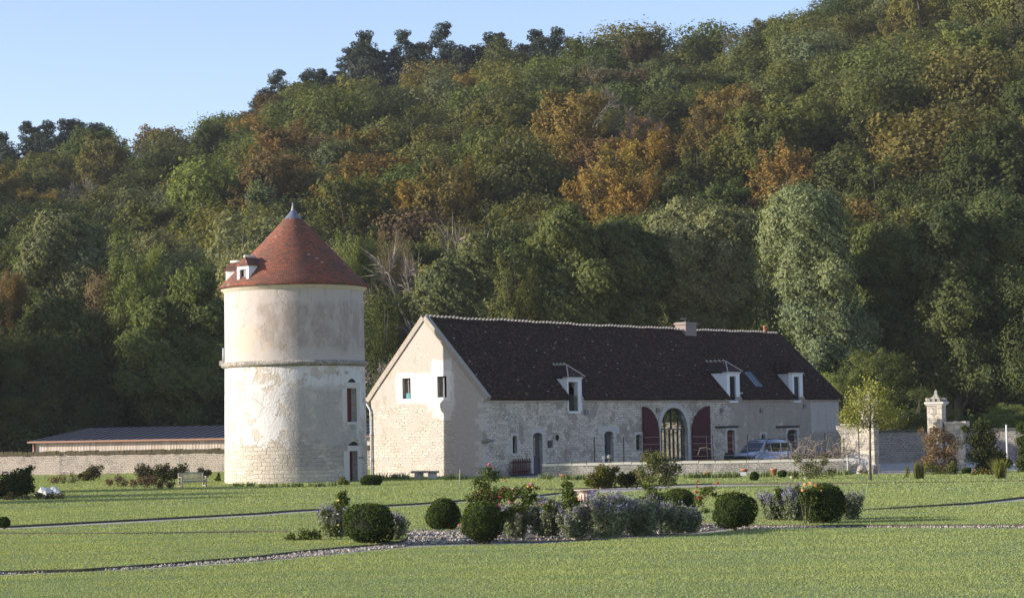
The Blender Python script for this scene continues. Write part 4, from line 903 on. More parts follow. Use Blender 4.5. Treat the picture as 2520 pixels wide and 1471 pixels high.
for a, b, c, d in ((3.28, 3.78, 1.52, 2.72), (18.2, 18.95, 1.42, 2.58), (36.15, 36.8, 1.95, 2.36)):
    m = MB()
    for q in ((a, a + .06, c, d), (b - .06, b, c, d), (a + .06, b - .06, c, c + .06), (a + .06, b - .06, d - .07, d)): m.b2(q[0], q[1], .2, .26, q[2], q[3])
    wd = m.build('window', M_GREYPAINT, barn); m = MB(); m.add([(a + .06, .24, c + .06), (b - .06, .24, c + .06), (b - .06, .24, d - .07), (a + .06, .24, d - .07)], [(0, 1, 2, 3)]); m.build('pane', M_GLASS, wd, recalc=False)
# glazed arch
m = MB(); m.prism(ARCH, lambda s, z: (s, .26, z), (0, .02, 0)); ga = m.build('arch_glazing', M_MIRROR, barn)
m = MB()
for s in (21.95, 22.5, 23.12, 23.66, 24.25, 24.8): m.b2(s - .035, s + .035, .19, .255, .05, 2.9)
m.b2(21.5, 25.25, .185, .255, 2.86, 2.95); m.b2(23.34, 23.41, .19, .255, 2.95, 4.4); m.b2(22.4, 22.45, .20, .255, 2.95, 4.0); m.b2(24.3, 24.35, .20, .255, 2.95, 4.0); m.b2(21.5, 25.25, .185, .255, .05, .2)
m.build('glazing_bar', M_GREYPAINT, ga)
# big shutters folded flat against the wall, quarter arched heads
for a, b, sg in ((19.05, 21.15, 1), (25.72, 28.3, -1)):
    n_ = 12; hi_, lo_ = 4.62, 2.5
    arc = [(sin(pi / 2 * i / n_), lo_ + (hi_ - lo_) * cos(pi / 2 * i / n_)) for i in range(n_ + 1)]
    P = [(a, .12), (b, .12)] + [(a + (b - a) * q[0], q[1]) for q in arc[::-1]] if sg > 0 else [(b, .12), (a, .12)] + [(b - (b - a) * q[0], q[1]) for q in arc[::-1]]
    m = MB(); m.prism(P, lambda s, z: (s, -.16, z), (0, .07, 0))
    for k in range(1, 9):
        xx = a + (b - a) * k / 9; q = (xx - a) / (b - a) if sg > 0 else (b - xx) / (b - a); zt_ = lo_ + (hi_ - lo_) * sqrt(max(0, 1 - q * q)); m.b2(xx - .008, xx + .008, -.166, -.16, .15, zt_ - .05)
    sh = m.build('shutter', M_REDWOOD, barn)
    m = MB()
    for z in (.7, 2.3): m.b2(a + .08, b - .08, -.195, -.167, z, z + .14)
    m.build('batten', M_REDWOOD, sh); m = MB(); hx = a if sg > 0 else b
    for z in (.77, 2.37, 3.4): m.tube([(hx, -.15, z - .12), (hx, -.15, z + .12)], .035, 6)
    m.build('hinge', M_IRON, sh)
# wall lantern, letter box and putlog stones
m = MB(); m.tube([(8.05, 0, 2.72), (8.05, -.22, 2.8), (8.05, -.28, 2.7)], .018, 6); m.lathe([(.03, 2.3), (.09, 2.36), (.12, 2.58), (.15, 2.6), (.02, 2.72)], 6, (8.05, -.28, 0), smooth=False)
tag(m.build('wall_lantern', M_IRON, barn))
m = MB(); m.b2(7.3, 7.68, -.14, 0, 1.85, 2.25); m.b2(7.28, 7.70, -.17, 0, 2.25, 2.3); m.b2(7.36, 7.62, -.145, -.14, 2.12, 2.16); m.build('letter_box', M_GREYPAINT, barn)
M_PUT = simple('grey_stone', (.24, .225, .205), .95, .3, 6)
for s, z in ((11.75, 4.05), (20.95, 4.15), (30.0, 4.1), (36.0, 4.05), (43.0, 4.35)): MB().b2(s, s + .34, -.16, .02, z, z + .34).build('putlog_stone', M_PUT, barn)

# ================================================================== ROUND TOWER
TX, TY, TR = -14.008, 136.087, 4.5
tower = thing('dovecote_tower', 'round rendered dovecote tower with conical red tiled roof', 'tower', (TX, TY, 0))
view = atan2(-TY, -TX)                       # direction from the tower to the viewer
def tang(px):                                # angle round the wall seen at photo column px
    off = (px - 729) / 175.0; return view + math.asin(max(-1, min(1, off)))
UWRAP = 2 * pi * TR
def towuv(co, n): 
    a = (atan2(co.y, co.x) - view + pi) % (2 * pi) - pi; return (a * TR, co.z)
def tz(py, R=TR, px=729): return AT(px, py, TY - R * .62).z
# openings: red shuttered window and the door, on the right hand side
wa0, wa1, wz0, wz1 = tang(854), tang(878), tz(1040), tz(957); da0, da1, dz0, dz1 = tang(857), tang(877), .05, tz(1112)
angs = sorted(set([view - pi + 2 * pi * i / 96 for i in range(96)] + [wa0, wa1, da0, da1])); zs = [-.3, dz0, 1, dz1, 3.0, wz0, 5, wz1, 7.38, 9, 10.5, 12.35]
m = MB(); na = len(angs)
rad = lambda z: 4.56 - .012 * z if z < 7.4 else 4.47 - .004 * (z - 7.4)
vs = [(cos(a) * rad(z), sin(a) * rad(z), z) for z in zs for a in angs]; fs = []
for j in range(len(zs) - 1):
    for i in range(na):
        a = angs[i] + 1e-4; z = zs[j] + 1e-3
        if (wa0 < a < wa1 and wz0 < z < wz1) or (da0 < a < da1 and dz0 < z < dz1): continue
        fs.append((j * na + i, j * na + (i + 1) % na, (j + 1) * na + (i + 1) % na, (j + 1) * na + i))
m.add(vs, fs, True)
for a0, a1, z0, z1 in ((wa0, wa1, wz0, wz1), (da0, da1, dz0, dz1)):
    P = lambda a, z, r: (cos(a) * r, sin(a) * r, z); r0, r1 = rad((z0 + z1) / 2), 4.0
    for (p, q) in (((a0, z0), (a0, z1)), ((a1, z0), (a1, z1)), ((a0, z0), (a1, z0)), ((a0, z1), (a1, z1))):
        m.add([P(p[0], p[1], r0), P(q[0], q[1], r0), P(q[0], q[1], r1), P(p[0], p[1], r1)], [(0, 1, 2, 3)])
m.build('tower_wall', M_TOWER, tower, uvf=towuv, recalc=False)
UWRAP = 1e9
m = MB(); m.lathe([(4.46, 7.32), (4.55, 7.38), (4.69, 7.44), (4.71, 7.57), (4.66, 7.63), (4.42, 7.72)], 96); m.build('corbel_ring', M_MOSSY, tower)
m = MB(); m.lathe([(4.40, 12.12), (4.50, 12.16), (4.56, 12.28), (4.68, 12.34), (4.70, 12.5), (4.3, 12.52)], 96); m.build('eaves_cornice', simple('cream_stone', (.60, .53, .41), .9, .2, 2.2), tower)
UWRAP = 2 * pi * 2.6
def coneuv(co, n): return (((atan2(co.y, co.x) - view + pi) % (2 * pi) - pi) * 2.6, sqrt(co.x ** 2 + co.y ** 2) * 1.42)
m = MB(); m.lathe([(4.5, 12.42), (4.84, 12.40), (4.86, 12.46), (4.45, 12.86), (3.9, 13.40), (3.0, 14.36), (2.0, 15.42), (1.1, 16.37), (.48, 17.02), (.2, 17.1)], 96)
troof = m.build('conical_roof', M_REDTILE, tower, uvf=coneuv, recalc=True)
UWRAP = 1e9
m = MB(); m.lathe([(.58, 16.93), (.36, 17.18), (.18, 17.42), (.10, 17.5)], 20); m.build('lead_cap', M_ZINC, troof)
m = MB(); m.lathe([(.13, 17.46), (.12, 17.52), (.075, 17.72), (.05, 17.98), (0, 18.0)], 12); m.build('finial', M_LEAD, troof)
# roof dormers
def tdormer(a, full):
    d = Vector((cos(a), sin(a), 0)); s = Vector((-sin(a), cos(a), 0)); F_ = lambda o_, w_, z: tuple(d * o_ + s * w_ + Vector((0, 0, z)))
    z0, z1, zr, w2, r0 = 12.50, 13.70, 14.25, .52, 4.42
    m = MB()
    m.add([F_(r0, -w2, z0), F_(r0, w2, z0), F_(r0, w2, z1), F_(r0, -w2, z1)], [])
    def blk(o0, o1, w0, w1, za, zb):
        m.add([F_(o, w_, z) for z in (za, zb) for o, w_ in ((o0, w0), (o1, w0), (o1, w1), (o0, w1))], [(0, 3, 2, 1), (4, 5, 6, 7), (0, 1, 5, 4), (1, 2, 6, 5), (2, 3, 7, 6), (3, 0, 4, 7)])
    blk(r0 - .3, r0, -w2, -w2 + .2, z0, z1); blk(r0 - .3, r0, w2 - .2, w2, z0, z1); blk(r0 - .3, r0, -w2 + .2, w2 - .2, z1 - .22, z1); blk(r0 - .3, r0 + .06, -w2, w2, z0 - .1, z0 + .04)
    for w_ in (-w2 + .01, w2 - .11):
        v = [F_(r0 - .3, w_, z0 + .3), F_(r0 - .3, w_, z1), F_(r0 - 1.25, w_, z1), F_(r0 - .3, w_ + .1, z0 + .3), F_(r0 - .3, w_ + .1, z1), F_(r0 - 1.25, w_ + .1, z1)]
        m.add(v, [(0, 1, 2), (3, 5, 4), (0, 1, 4, 3), (1, 2, 5, 4), (2, 0, 3, 5)])
    dm = m.build('dormer', M_WHITEW, tower)
    m = MB(); e = .12; o0, o1 = r0 + .14, r0 - 2.1
    v = [F_(o0, -w2 - e, z1), F_(o0, w2 + e, z1), F_(o0 - .35, 0, zr + .02), F_(o1, 0, zr), F_(o1, -w2 - e, z1), F_(o1, w2 + e, z1)]
    m.add(v, [(0, 1, 2), (0, 2, 3, 4), (1, 5, 3, 2), (0, 4, 5, 1)]); m.build('dormer_roof', M_REDTILE, dm, recalc=True)
    m = MB(); m.tube([F_(o0 - .3, 0, zr + .05), F_(o0 - 1.2, 0, zr + .05)], .09, 8); m.build('ridge_tile', simple('pale_ridge', (.55, .50, .44), .9, .2, 8), dm)
    m = MB(); blk(r0 - .20, r0 - .17, -w2 + .2, w2 - .2, z0 + .04, z1 - .22); m.build('room_shade_panel', M_DARK, dm)  # near-black sheet in place of the unlit space under the roof
    m = MB(); blk(r0 - .165, r0 - .12, -.02, w2 - .2, z0 + .04, z1 - .22); m.build('shutter', M_GREYWOOD, dm)
tdormer(tang(604) - .01, True); tdormer(tang(604) - radians(62), False)
# window shutter, door, surrounds
P = lambda a, z, r: Vector((cos(a) * r, sin(a) * r, z))
def curved(m, a0, a1, z0, z1, r0, r1, n=4):
    for i in range(n):
        b0, b1 = a0 + (a1 - a0) * i / n, a0 + (a1 - a0) * (i + 1) / n
        m.add([P(b0, z0, r1), P(b1, z0, r1), P(b1, z1, r1), P(b0, z1, r1), P(b0, z0, r0), P(b1, z0, r0), P(b1, z1, r0), P(b0, z1, r0)], [(0, 1, 2, 3), (0, 4, 5, 1), (3, 2, 6, 7)] + ([(0, 3, 7, 4)] if i == 0 else []) + ([(1, 5, 6, 2)] if i == n - 1 else []))
aw = wa1 - wa0
m = MB(); curved(m, wa0 - .005, wa1 + .01, wz0, wz1, 4.05, 4.12); sh = m.build('window_shutter', M_REDDOOR, tower, recalc=False)
m = MB(); curved(m, wa0 - .09, wa0, wz0 - .1, wz1, 4.4, rad(5) + .014, 2); curved(m, wa1, wa1 + .10, wz0 - .1, wz1, 4.4, rad(5) + .014, 2); curved(m, wa0 - .03, wa1 + .12, wz1, wz1 + .36, 4.4, rad(5) + .02, 3); curved(m, wa0 - .02, wa1 + .05, wz0 - .16, wz0, 4.4, rad(5) + .05, 3)
m.build('window_surround', M_ASHLAR, tower, recalc=False)
m = MB(); n_ = 8
def relief(ac, z, w_, h_, r):
    pts_ = [(ac - w_ + 2 * w_ * i / n_, z + h_ * sin(pi * i / n_)) for i in range(n_ + 1)]; mm = MB()
    mm.add([P(a, z - .02, r) for a, q in pts_] + [P(a, q, r) for a, q in pts_], [(i, i + 1, n_ + 2 + i, n_ + 1 + i) for i in range(n_)]); return mm
relief((wa0 + wa1) / 2 + .01, wz1 + .38, .10, .22, rad(6.5) + .006).build('relieving_arch', M_DARK, tower, recalc=False)
m = MB(); curved(m, da0 - .005, da0 + (da1 - da0) * .85, dz0, dz1, 4.05, 4.12); dr = m.build('door', M_DARKWOOD, tower, recalc=False)
m = MB(); curved(m, da0 + (da1 - da0) * .80, da1, dz0, dz1, 4.12, 4.17, 2); m.build('door_edge', M_REDDOOR, dr, recalc=False)
m = MB(); curved(m, da0 - .11, da0, dz0, dz1, 4.4, rad(1) + .014, 2); curved(m, da1, da1 + .13, dz0, dz1, 4.4, rad(1) + .014, 2); curved(m, da0 - .04, da1 + .10, dz1, dz1 + .34, 4.4, rad(2) + .02, 3); m.build('door_surround', M_ASHLAR, tower, recalc=False)
relief((da0 + da1) / 2 + .01, dz1 + .36, .12, .24, rad(2.6) + .006).build('relieving_arch', M_DARK, tower, recalc=False)
m = MB(); m.tube([P(da1 + .02, 1.55, 4.57), P(da1 + .12, 1.55, 4.62), P(da1 + .2, 1.55, 4.56)], .03, 6); m.build('iron_hook', M_IRON, tower)
m = MB(); pa = tang(556); m.tube([P(pa, 7.75, 4.58), P(pa, 8.65, 4.56)], .07, 8); m.build('drain_pipe', simple('zinc_pipe', (.42, .43, .44), .5, .1, 5), tower)
m = MB(); pa = tang(554.5) - .15; m.box(P(pa, 7.72, 4.62), (.4, .4, .3), pa); m.build('corbel_block', M_ASHLAR, tower)

# ================================================================== SHED AND GARDEN WALL ON THE LEFT
wl0, wl1 = Vector((-72.0, 185.5, 0)), Vector((-11.0, 170.9, 0))
def wallmat(name, c1, c2, mort, tan, moss_top=None, bw=.36, rh=.15):
    t = NT(name); uv = t.uv(); o = t.sep(uv); col, h = rubble(t, uv, c1, c2, mort, bw, rh)
    n = t.noise(t.warp(uv, 1, .8), .55, 5, .65); col = t.mix(t.math('MULTIPLY', t.step(n, .47, .54), .9), col, t.mix(t.noise(uv, 3, 5), tan, tuple(min(1, x * 1.25) for x in tan[:3]) + (1,)))
    d = t.noise(t.scale(uv, (1.6, .3, 1)), 1.1, 5, .65); col = t.mix(t.math('MULTIPLY', t.step(d, .52, .72), .6), col, (.23, .21, .18, 1))
    return t.fin(col, .93, h, .06, 1)
M_GWALL = wallmat('garden_wall_stone', (.60, .53, .42, 1), (.40, .34, .26, 1), (.18, .15, .11, 1), (.46, .39, .30, 1))
d = (wl1 - wl0); L = d.length; rzw = atan2(d.y, d.x)
gw = thing('garden_wall', 'long pale stone garden wall with a mossy dark coping, left of the tower', 'wall', wl0, rzw)
m = MB(); m.b2(0, L, 0, .5, -.3, 1.72); m.build('wall', M_GWALL, gw)
m = MB(); r_ = np.random.default_rng(5); x = 0
while x < L:
    l_ = r_.uniform(.3, .6); m.box((x + l_ / 2, .25, 1.83 + r_.normal(0, .02)), (l_ * 1.02, .74, .30 + r_.normal(0, .04)), r_.normal(0, .03), .82); x += l_
m.build('coping', simple('mossy_coping', (.085, .07, .035), .98, .5, 1.5), gw)
sx0 = AT(84, 1090, 190).x; sx1 = sx0 + 36; rzs = -.28
shed = thing('shed', 'long low timber shed with dark metal roof behind the garden wall', 'shed', (sx0, 190, 0), rzs)
SLn = sx1 - sx0
t = NT('larch_board'); o_ = t.obj(); x_ = t.sep(o_)[0]; wn = t.n('ShaderNodeTexWhiteNoise', noise_dimensions='1D'); t.set(wn.inputs['W'], t.math('FLOOR', t.math('DIVIDE', x_, .30)))
c = t.mix(wn.outputs[0], (.55, .45, .34, 1), (.72, .64, .53, 1)); gap = t.step(t.math('ABSOLUTE', t.math('SUBTRACT', t.math('FRACT', t.math('DIVIDE', x_, .30)), .62)), .05, .03)
c = t.mix(gap, c, (.13, .09, .06, 1)); c = t.mix(t.math('MULTIPLY', t.noise(t.scale(o_, (3, 3, .7)), 2, 4), .4), c, (.33, .27, .21, 1)); M_LARCH = t.fin(c, .85, gap, .03, -1)
m = MB(); m.b2(0, SLn, 0, 14, -.2, 2.66); 
for k in range(int(SLn / .30)): m.b2(k * .30 + .0, k * .30 + .07, -.018, -.001, .0, 2.64)
m.build('board_wall', M_LARCH, shed)
m = MB(); rx0 = AT(154, 1055, 199).x - sx0; zr = AT(400, 1049.5, 199).z
V_ = [(-.35, -.35, 2.82), (SLn, -.35, 2.82), (SLn, 9, zr), (rx0, 9, zr), (-.35, 18, 2.82), (SLn, 18, 2.82)]
m.add(V_ + [(x, y, z - .12) for x, y, z in V_], [(0, 1, 2, 3), (3, 2, 5, 4), (0, 3, 4), (0, 6, 7, 1), (0, 4, 10, 6), (6, 10, 9), (6, 9, 8, 7), (9, 10, 11, 8)])
for k in range(int(SLn / .9)):
    x = .4 + k * .9; xt = x + (rx0 + .0) * (1 - x / SLn); m.add([(x - .03, -.36, 2.83), (x + .03, -.36, 2.83), (x + .03, -.36, 2.88), (x - .03, -.36, 2.88), (xt - .03, 9, zr + .01), (xt + .03, 9, zr + .01), (xt + .03, 9, zr + .06), (xt - .03, 9, zr + .06)], [(0, 1, 2, 3), (0, 4, 5, 1), (3, 2, 6, 7), (0, 3, 7, 4), (1, 5, 6, 2)])
m.build('metal_roof', simple('dark_standing_seam', (.055, .058, .072), .5, .15, 1, .2), shed)
m = MB(); m.b2(-.4, SLn, -.55, -.36, 2.66, 2.80); m.build('gutter', M_COPPER, shed)
m = MB(); m.tube([(.03, -.12, 2.7), (.03, -.10, 0)], .10, 8); m.build('downpipe', M_COPPER, shed)

# ================================================================== LOW WALL IN FRONT OF THE BARN
W0, W1 = Vector((1.7, 134.30, 0)), Vector((20.9, 133.05, 0)); d = W1 - W0; LW = d.length; rzl = atan2(d.y, d.x)
M_LOWWALL = wallmat('low_wall_stone', (.56, .51, .43, 1), (.38, .34, .28, 1), (.20, .17, .14, 1), (.52, .46, .38, 1), None, .32, .13)
lw = thing('low_wall', 'low rubble stone wall with pale sunlit top in front of the barn', 'wall', W0, rzl)
m = MB(); m.b2(0, LW, 0, .45, -.2, .78); m.build('wall', M_LOWWALL, lw)
m = MB(); x = 0; r_ = np.random.default_rng(9)
while x < LW:
    l_ = r_.uniform(.5, 1.1); m.box((x + l_ / 2, .225, .86 + r_.normal(0, .01)), (l_ * .995, .52, .16), 0, .94); x += l_
m.build('coping', simple('sunlit_pale_coping', (.66, .60, .48), .9, .14, 3), lw)  # sunlit brightness of the wall top put into the pale coping colour
m = MB(); x = .2
r_ = np.random.default_rng(12)
while x < LW - .3:
    l_ = r_.uniform(.4, 1.5); m.box((x + l_ / 2, .30, .95), (l_, .30, .05 + r_.uniform(0, .05)), 0, .8); x += l_ * r_.uniform(.8, 1.2)
m.build('moss', simple('dry_moss', (.12, .11, .045), 1, .5, 3), lw)

# ================================================================== GATE PIERS, BACK WALL
GA = radians(-28)
t = NT('pier_stone'); o_ = t.obj(); col, fac = t.brick(t.uv(), (.54, .475, .37, 1), (.44, .385, .30, 1), (.22, .185, .14, 1), .62, .36, .010)
n = t.noise(t.warp(o_, 1.2, .6), 1.1, 6, .7); col = t.mix(t.math('MULTIPLY', t.step(n, .46, .58), .75), col, (.19, .175, .15, 1)); col = t.mix(t.math('MULTIPLY', t.step(t.noise(o_, 2.7, 5), .58, .66), .6), col, (.62, .57, .47, 1))
M_PIER = t.fin(col, .93, t.math('SUBTRACT', t.noise(o_, 8, 5), fac), .02, .8)
def pier(name, label, loc, side):
    r = thing(name, label, 'gate pier', loc, GA, 'stone gate piers')
    m = MB(); m.b2(-.48, .48, -.46, .46, -.2, 4.15); m.b2(-.56, .56, -.54, .54, -.2, .55); m.build('shaft', M_PIER, r)
    m = MB(); m.b2(.60 * side * 1.0 if side > 0 else -1.72, 1.72 if side > 0 else -.60, -.34, .34, -.2, 2.75)
    x0, x1 = (.60, 1.72) if side > 0 else (-1.72, -.60); m.b2(x0 - .0, x1 + (.28 if side > 0 else 0), -.44, .44, 2.98, 3.12)
    s_ = 1 if side > 0 else -1; ex = 1.72 * s_
    m.prism([(ex, 2.3), (ex + .10 * s_, 2.5), (ex + .30 * s_, 2.8), (ex + .32 * s_, 2.98), (.60 * s_, 2.98), (.60 * s_, 2.752), (ex, 2.752)], lambda x, z: (x, -.36, z), (0, .72, 0))
    m.build('wing', M_PIER, r)
    m = MB(); m.b2(-.54, .54, -.52, .52, 4.15, 4.25); m.b2(-.60, .64, -.62, .62, 4.25, 4.38); m.build('cornice', M_ASHLAR, r)
    prof = [(.62, 4.38), (.54, 4.48), (.46, 4.56), (.30, 4.66), (.17, 4.78), (.09, 4.92), (.11, 4.98), (.09, 5.06), (.02, 5.16)]; m = MB()
    m.lathe([(q * 1.18, z) for q, z in prof], 4, (0, 0, 0), False, pi / 4, pi / 4 + 2 * pi)
    for k in range(4):
        a = k * pi / 2
        for q in (-.32, .0, .32): m.box((cos(a) * .52 - sin(a) * q, sin(a) * .52 + cos(a) * q, 4.52), (.16, .22, .22), a, .6)
    m.build('pyramid_cap', M_MOSSY, r)
    m = MB(); m.b2(-.12, .12, -.475, -.462, 3.6, 3.95); m.build('niche', M_MOSSY, r)
    return r
PL_ = G(2141, 1163); pier('gate_pier', 'left stone gate pier behind the young tree, with scrolled wing wall', PL_, -1)
PR_ = G(2309, 1158); pier('gate_pier', 'right stone gate pier with carved pyramid cap above the reddish shrub', PR_, 1)
# wheel guard stones
for px, py, lab in ((2121, 1166, 'pale leaning guard stone at the foot of the left gate pier'), (2147, 1166, 'dark guard stone on the gateway side of the left gate pier')):
    q = G(px, py); m = MB(); m.lathe([(.33, -.1), (.32, .2), (.27, .42), (.16, .54), (0, .58)], 12); o = m.build('guard_stone', M_MOSSY, None, q); tag(o, lab, 'stone', 'guard stones at the gate')
b0, b1 = AT(2120, 1100, 163), AT(2900, 1090, 158); b0.z = 0; b1.z = 0; d = b1 - b0
M_BWALL = wallmat('lichened_wall', (.44, .385, .32, 1), (.27, .24, .20, 1), (.10, .09, .075, 1), (.31, .275, .23, 1))
bw = thing('back_wall', 'tall lichen stained stone wall beyond the gate', 'wall', b0, atan2(d.y, d.x))
m = MB(); m.b2(0, d.length, 0, .5, -.2, 2.35); m.build('wall', M_BWALL, bw)
m = MB(); x = 0; r_ = np.random.default_rng(19)
while x < d.length:
    l_ = r_.uniform(.35, .8); m.box((x + l_ / 2, .25, 2.43 + r_.normal(0, .02)), (l_, .66, .18), 0, .85); x += l_
m.build('coping', simple('dark_coping', (.075, .07, .055), .98, .4, 2), bw)

# boundary wall beyond the right edge: the pale stone that shows in the barn's arched glazing
c0 = Vector((57, 158, 0)); c1 = Vector((64, 216, 0)); d = c1 - c0
bw2 = thing('boundary_wall', 'pale stone boundary wall beyond the right edge of the garden', 'wall', c0, atan2(d.y, d.x))
m = MB(); m.b2(0, d.length, 0, .5, -.2, 3.3); m.build('wall', M_GWALL, bw2)
m = MB(); m.b2(-.1, d.length + .1, -.1, .6, 3.3, 3.45); m.build('coping', M_MOSSY, bw2)

# ================================================================== GARDEN PLANTS
M_BOX = foliage('box_leaf', (.042, .062, .018), .10, (1.7, 1.55, 1.1), (.55, .6, .6))
M_SHRUB = foliage('shrub_leaf', (1, 1, 1), .22)
M_LAV = foliage('catmint_leaf', (.19, .215, .13), .2, (1.2, 1.15, 1.0), (.68, .72, .74))
M_LAVF = foliage('catmint_flower', (.25, .22, .38), .15, (1.2, 1.1, 1.2), (.7, .7, .75))
M_ROSE = foliage('rose_leaf', (.085, .115, .036), .22, (1.5, 1.3, .9), (.55, .62, .65))
M_STEM = simple('rose_stem', (.16, .13, .07), .85, .3, 8)
M_IRIS = foliage('iris_leaf', (.17, .215, .085), .3, (1.35, 1.2, .9), (.6, .68, .7))
def petal(name, col): return simple(name, col, .7, .16, 30)
PET = {'red': petal('red_petal', (.42, .018, .03)), 'pink': petal('pink_petal', (.72, .33, .36)), 'deep pink': petal('deep_pink_petal', (.55, .08, .17)), 'yellow': petal('yellow_petal', (.78, .66, .20)), 'cream': petal('cream_petal', (.80, .74, .50)),
       'orange': petal('apricot_petal', (.80, .42, .12)), 'salmon': petal('salmon_petal', (.62, .18, .12)), 'marigold': petal('marigold_petal', (.75, .20, .02))}
def pos(px, py): q = G(px, py); q.z = .07; return q, FPX / q.y
def ball(name, label, cat, px, base, top, w, flat=1.0, group='clipped box balls', sz=.03, n=7000):
    q, s = pos(px, base); R = w / s / 2; Hh = (base - top) / s; root = thing(name, label, cat, q, rng.uniform(0, 6), group)
    d = rdirs(n); d[:, 2] = np.clip(d[:, 2], -.97, 1); p = np.sign(d) * np.abs(d) ** flat
    wob = 1 + .10 * np.sin(d[:, :1] * 2.3 + px) * np.sin(d[:, 2:] * 2.9 + base) + .06 * np.sin(d[:, :1] * 7 + px) * np.sin(d[:, 2:] * 6) + .035 * np.sin(d[:, 1:2] * 13 + 2 * d[:, :1] * 9) + rng.normal(0, .03, (n, 1)) + .09 * (rng.random((n, 1)) < .03)
    C = np.array([0, 0, Hh / 2]); P = C + p * wob * np.array([R, R, Hh / 2]); N = unit(d + rdirs(n) * .9)
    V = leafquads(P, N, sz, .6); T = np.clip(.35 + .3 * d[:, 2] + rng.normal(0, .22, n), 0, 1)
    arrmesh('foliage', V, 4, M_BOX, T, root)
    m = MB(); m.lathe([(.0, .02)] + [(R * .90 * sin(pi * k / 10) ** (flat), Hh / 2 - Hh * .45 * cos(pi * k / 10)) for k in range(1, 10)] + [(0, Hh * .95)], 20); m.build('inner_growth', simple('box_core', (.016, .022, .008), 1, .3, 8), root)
    m = MB(); m.tube([(0, 0, -.1), (0, 0, .2)], [.06, .05], 6); m.build('stem', M_STEM, root)
    return root
ball('box_ball', 'large barrel shaped box ball beside the yellow rose, with a flat top', 'clipped shrub', 911, 1342, 1247, 108, .72)
ball('box_ball', 'round dark box ball standing on the open stony bed', 'clipped shrub', 1092, 1307, 1233, 81, .95)
ball('box_ball', 'round dark box ball in front of the pale pink roses', 'clipped shrub', 1189, 1338, 1246, 98, .93)
ball('box_ball', 'box ball half hidden behind the catmint beside the red rose', 'clipped shrub', 1670, 1266, 1210, 78, .93)
ball('box_ball', 'tall rounded box ball standing clear on the grass edge right of the bed', 'clipped shrub', 1809, 1305, 1217, 102, .90)
ball('box_ball', 'pointed box ball beside the apricot roses', 'clipped shrub', 2030, 1292, 1197, 98, .97)
ball('box_ball', 'small box ball at the left edge of the lawn', 'clipped shrub', 10, 1301, 1277, 27, .95)
ball('box_ball', 'tiny box ball in front of the low wall, left of the pair', 'clipped shrub', 1856, 1185, 1164, 20, .95, sz=.04, n=3000)
ball('box_ball', 'tiny box ball in front of the low wall, right of the pair', 'clipped shrub', 1925, 1178, 1160, 21, .95, sz=.04, n=3000)
ball('box_ball', 'small dark box ball at the foot of the right gate pier', 'clipped shrub', 2379, 1168, 1153, 23, .95, sz=.04, n=3000)
ball('box_ball', 'low dark dome of box beside the tower door', 'clipped shrub', 914, 1197, 1172, 50, .9, sz=.05, n=5000)

def catmint(px, base, top, w, label, purple=.5, dim=1.0):
    q, s = pos(px, base - 4); R = w / s / 2; Hh = (base - top) / s; root = thing('catmint', label, 'plant', q, 0, 'catmint mounds in the bed')
    n = int(5200 * min(2.2, max(.5, R * Hh / .5)))
    nb = 34; ba = rng.uniform(0, 2 * pi, nb); br = np.sqrt(rng.random(nb)); tip = np.stack([np.cos(ba) * br * R, np.sin(ba) * br * R * .8, Hh * (.62 + .42 * np.sqrt(1 - br ** 2 * .85)) * rng.uniform(.8, 1.1, nb)], 1); root_ = tip * np.array([.35, .35, 0])
    i = rng.integers(0, nb, n); t_ = rng.random((n, 1)) ** .7; P = root_[i] + (tip[i] - root_[i]) * t_ + rng.normal(0, .075, (n, 3)) * (1.2 - .5 * t_) * (R + .3); P[:, 2] = np.abs(P[:, 2])
    N = unit(P * np.array([1, 1, .5]) + rdirs(n) * .6); V = leafquads(P, N, .042, .5); arrmesh('foliage', V, 4, M_LAV, np.clip(rng.normal(.45, .2, n) + .15 * t_[:, 0], 0, 1), root).color = (dim, dim, dim, 1)
    k = int(n * .22 * purple) + 30; i = rng.integers(0, nb, k); P = tip[i] * rng.uniform(.78, 1.08, (k, 1)) + rng.normal(0, .07, (k, 3)) * (R + .2); P[:, 2] = np.maximum(P[:, 2], .03)
    V = leafquads(P, rdirs(k), .030, .5); arrmesh('flower_spikes', V, 4, M_LAVF, rng.random(k), root)['kind'] = 'stuff'
    m = MB()
    for j in range(10):
        a = tip[j]; m.tube([a * .3 * np.array([1, 1, 0]), a * .8, a * 1.08], [.008, .006, .003], 4)
    m.build('stems', M_STEM, root, recalc=False)
for a in [(822, 1330, 1262, 110, 'grey catmint with mauve spikes behind the barrel shaped box ball', .9), (972, 1338, 1276, 70, 'shaded catmint at the right of the barrel shaped box ball', .7), (1268, 1330, 1258, 84, 'catmint growing under the pale pink roses', .6),
          (1345, 1328, 1243, 110, 'upright catmint left of the stone urn', .8), (1420, 1332, 1262, 100, 'low green catmint below the standard rose stem', .7), (1490, 1332, 1232, 150, 'largest silvery catmint mound in front of the stone urn', .9),
          (1580, 1326, 1244, 130, 'silvery catmint mound right of the urn mound', .4), (1655, 1320, 1254, 120, 'silvery catmint in front of the half hidden box ball', .5), (1700, 1318, 1268, 60, 'shaded catmint at the foot of the red rose', .3),
          (1905, 1290, 1226, 80, 'purple catmint left of the apricot roses', 1.2), (1955, 1290, 1216, 90, 'purple catmint behind the apricot roses', 1.3), (2092, 1288, 1226, 84, 'shaded catmint at the right of the pointed box ball', .5), (1250, 1318, 1262, 50, 'small catmint beside the round box ball', .5)]:
    catmint(*a)

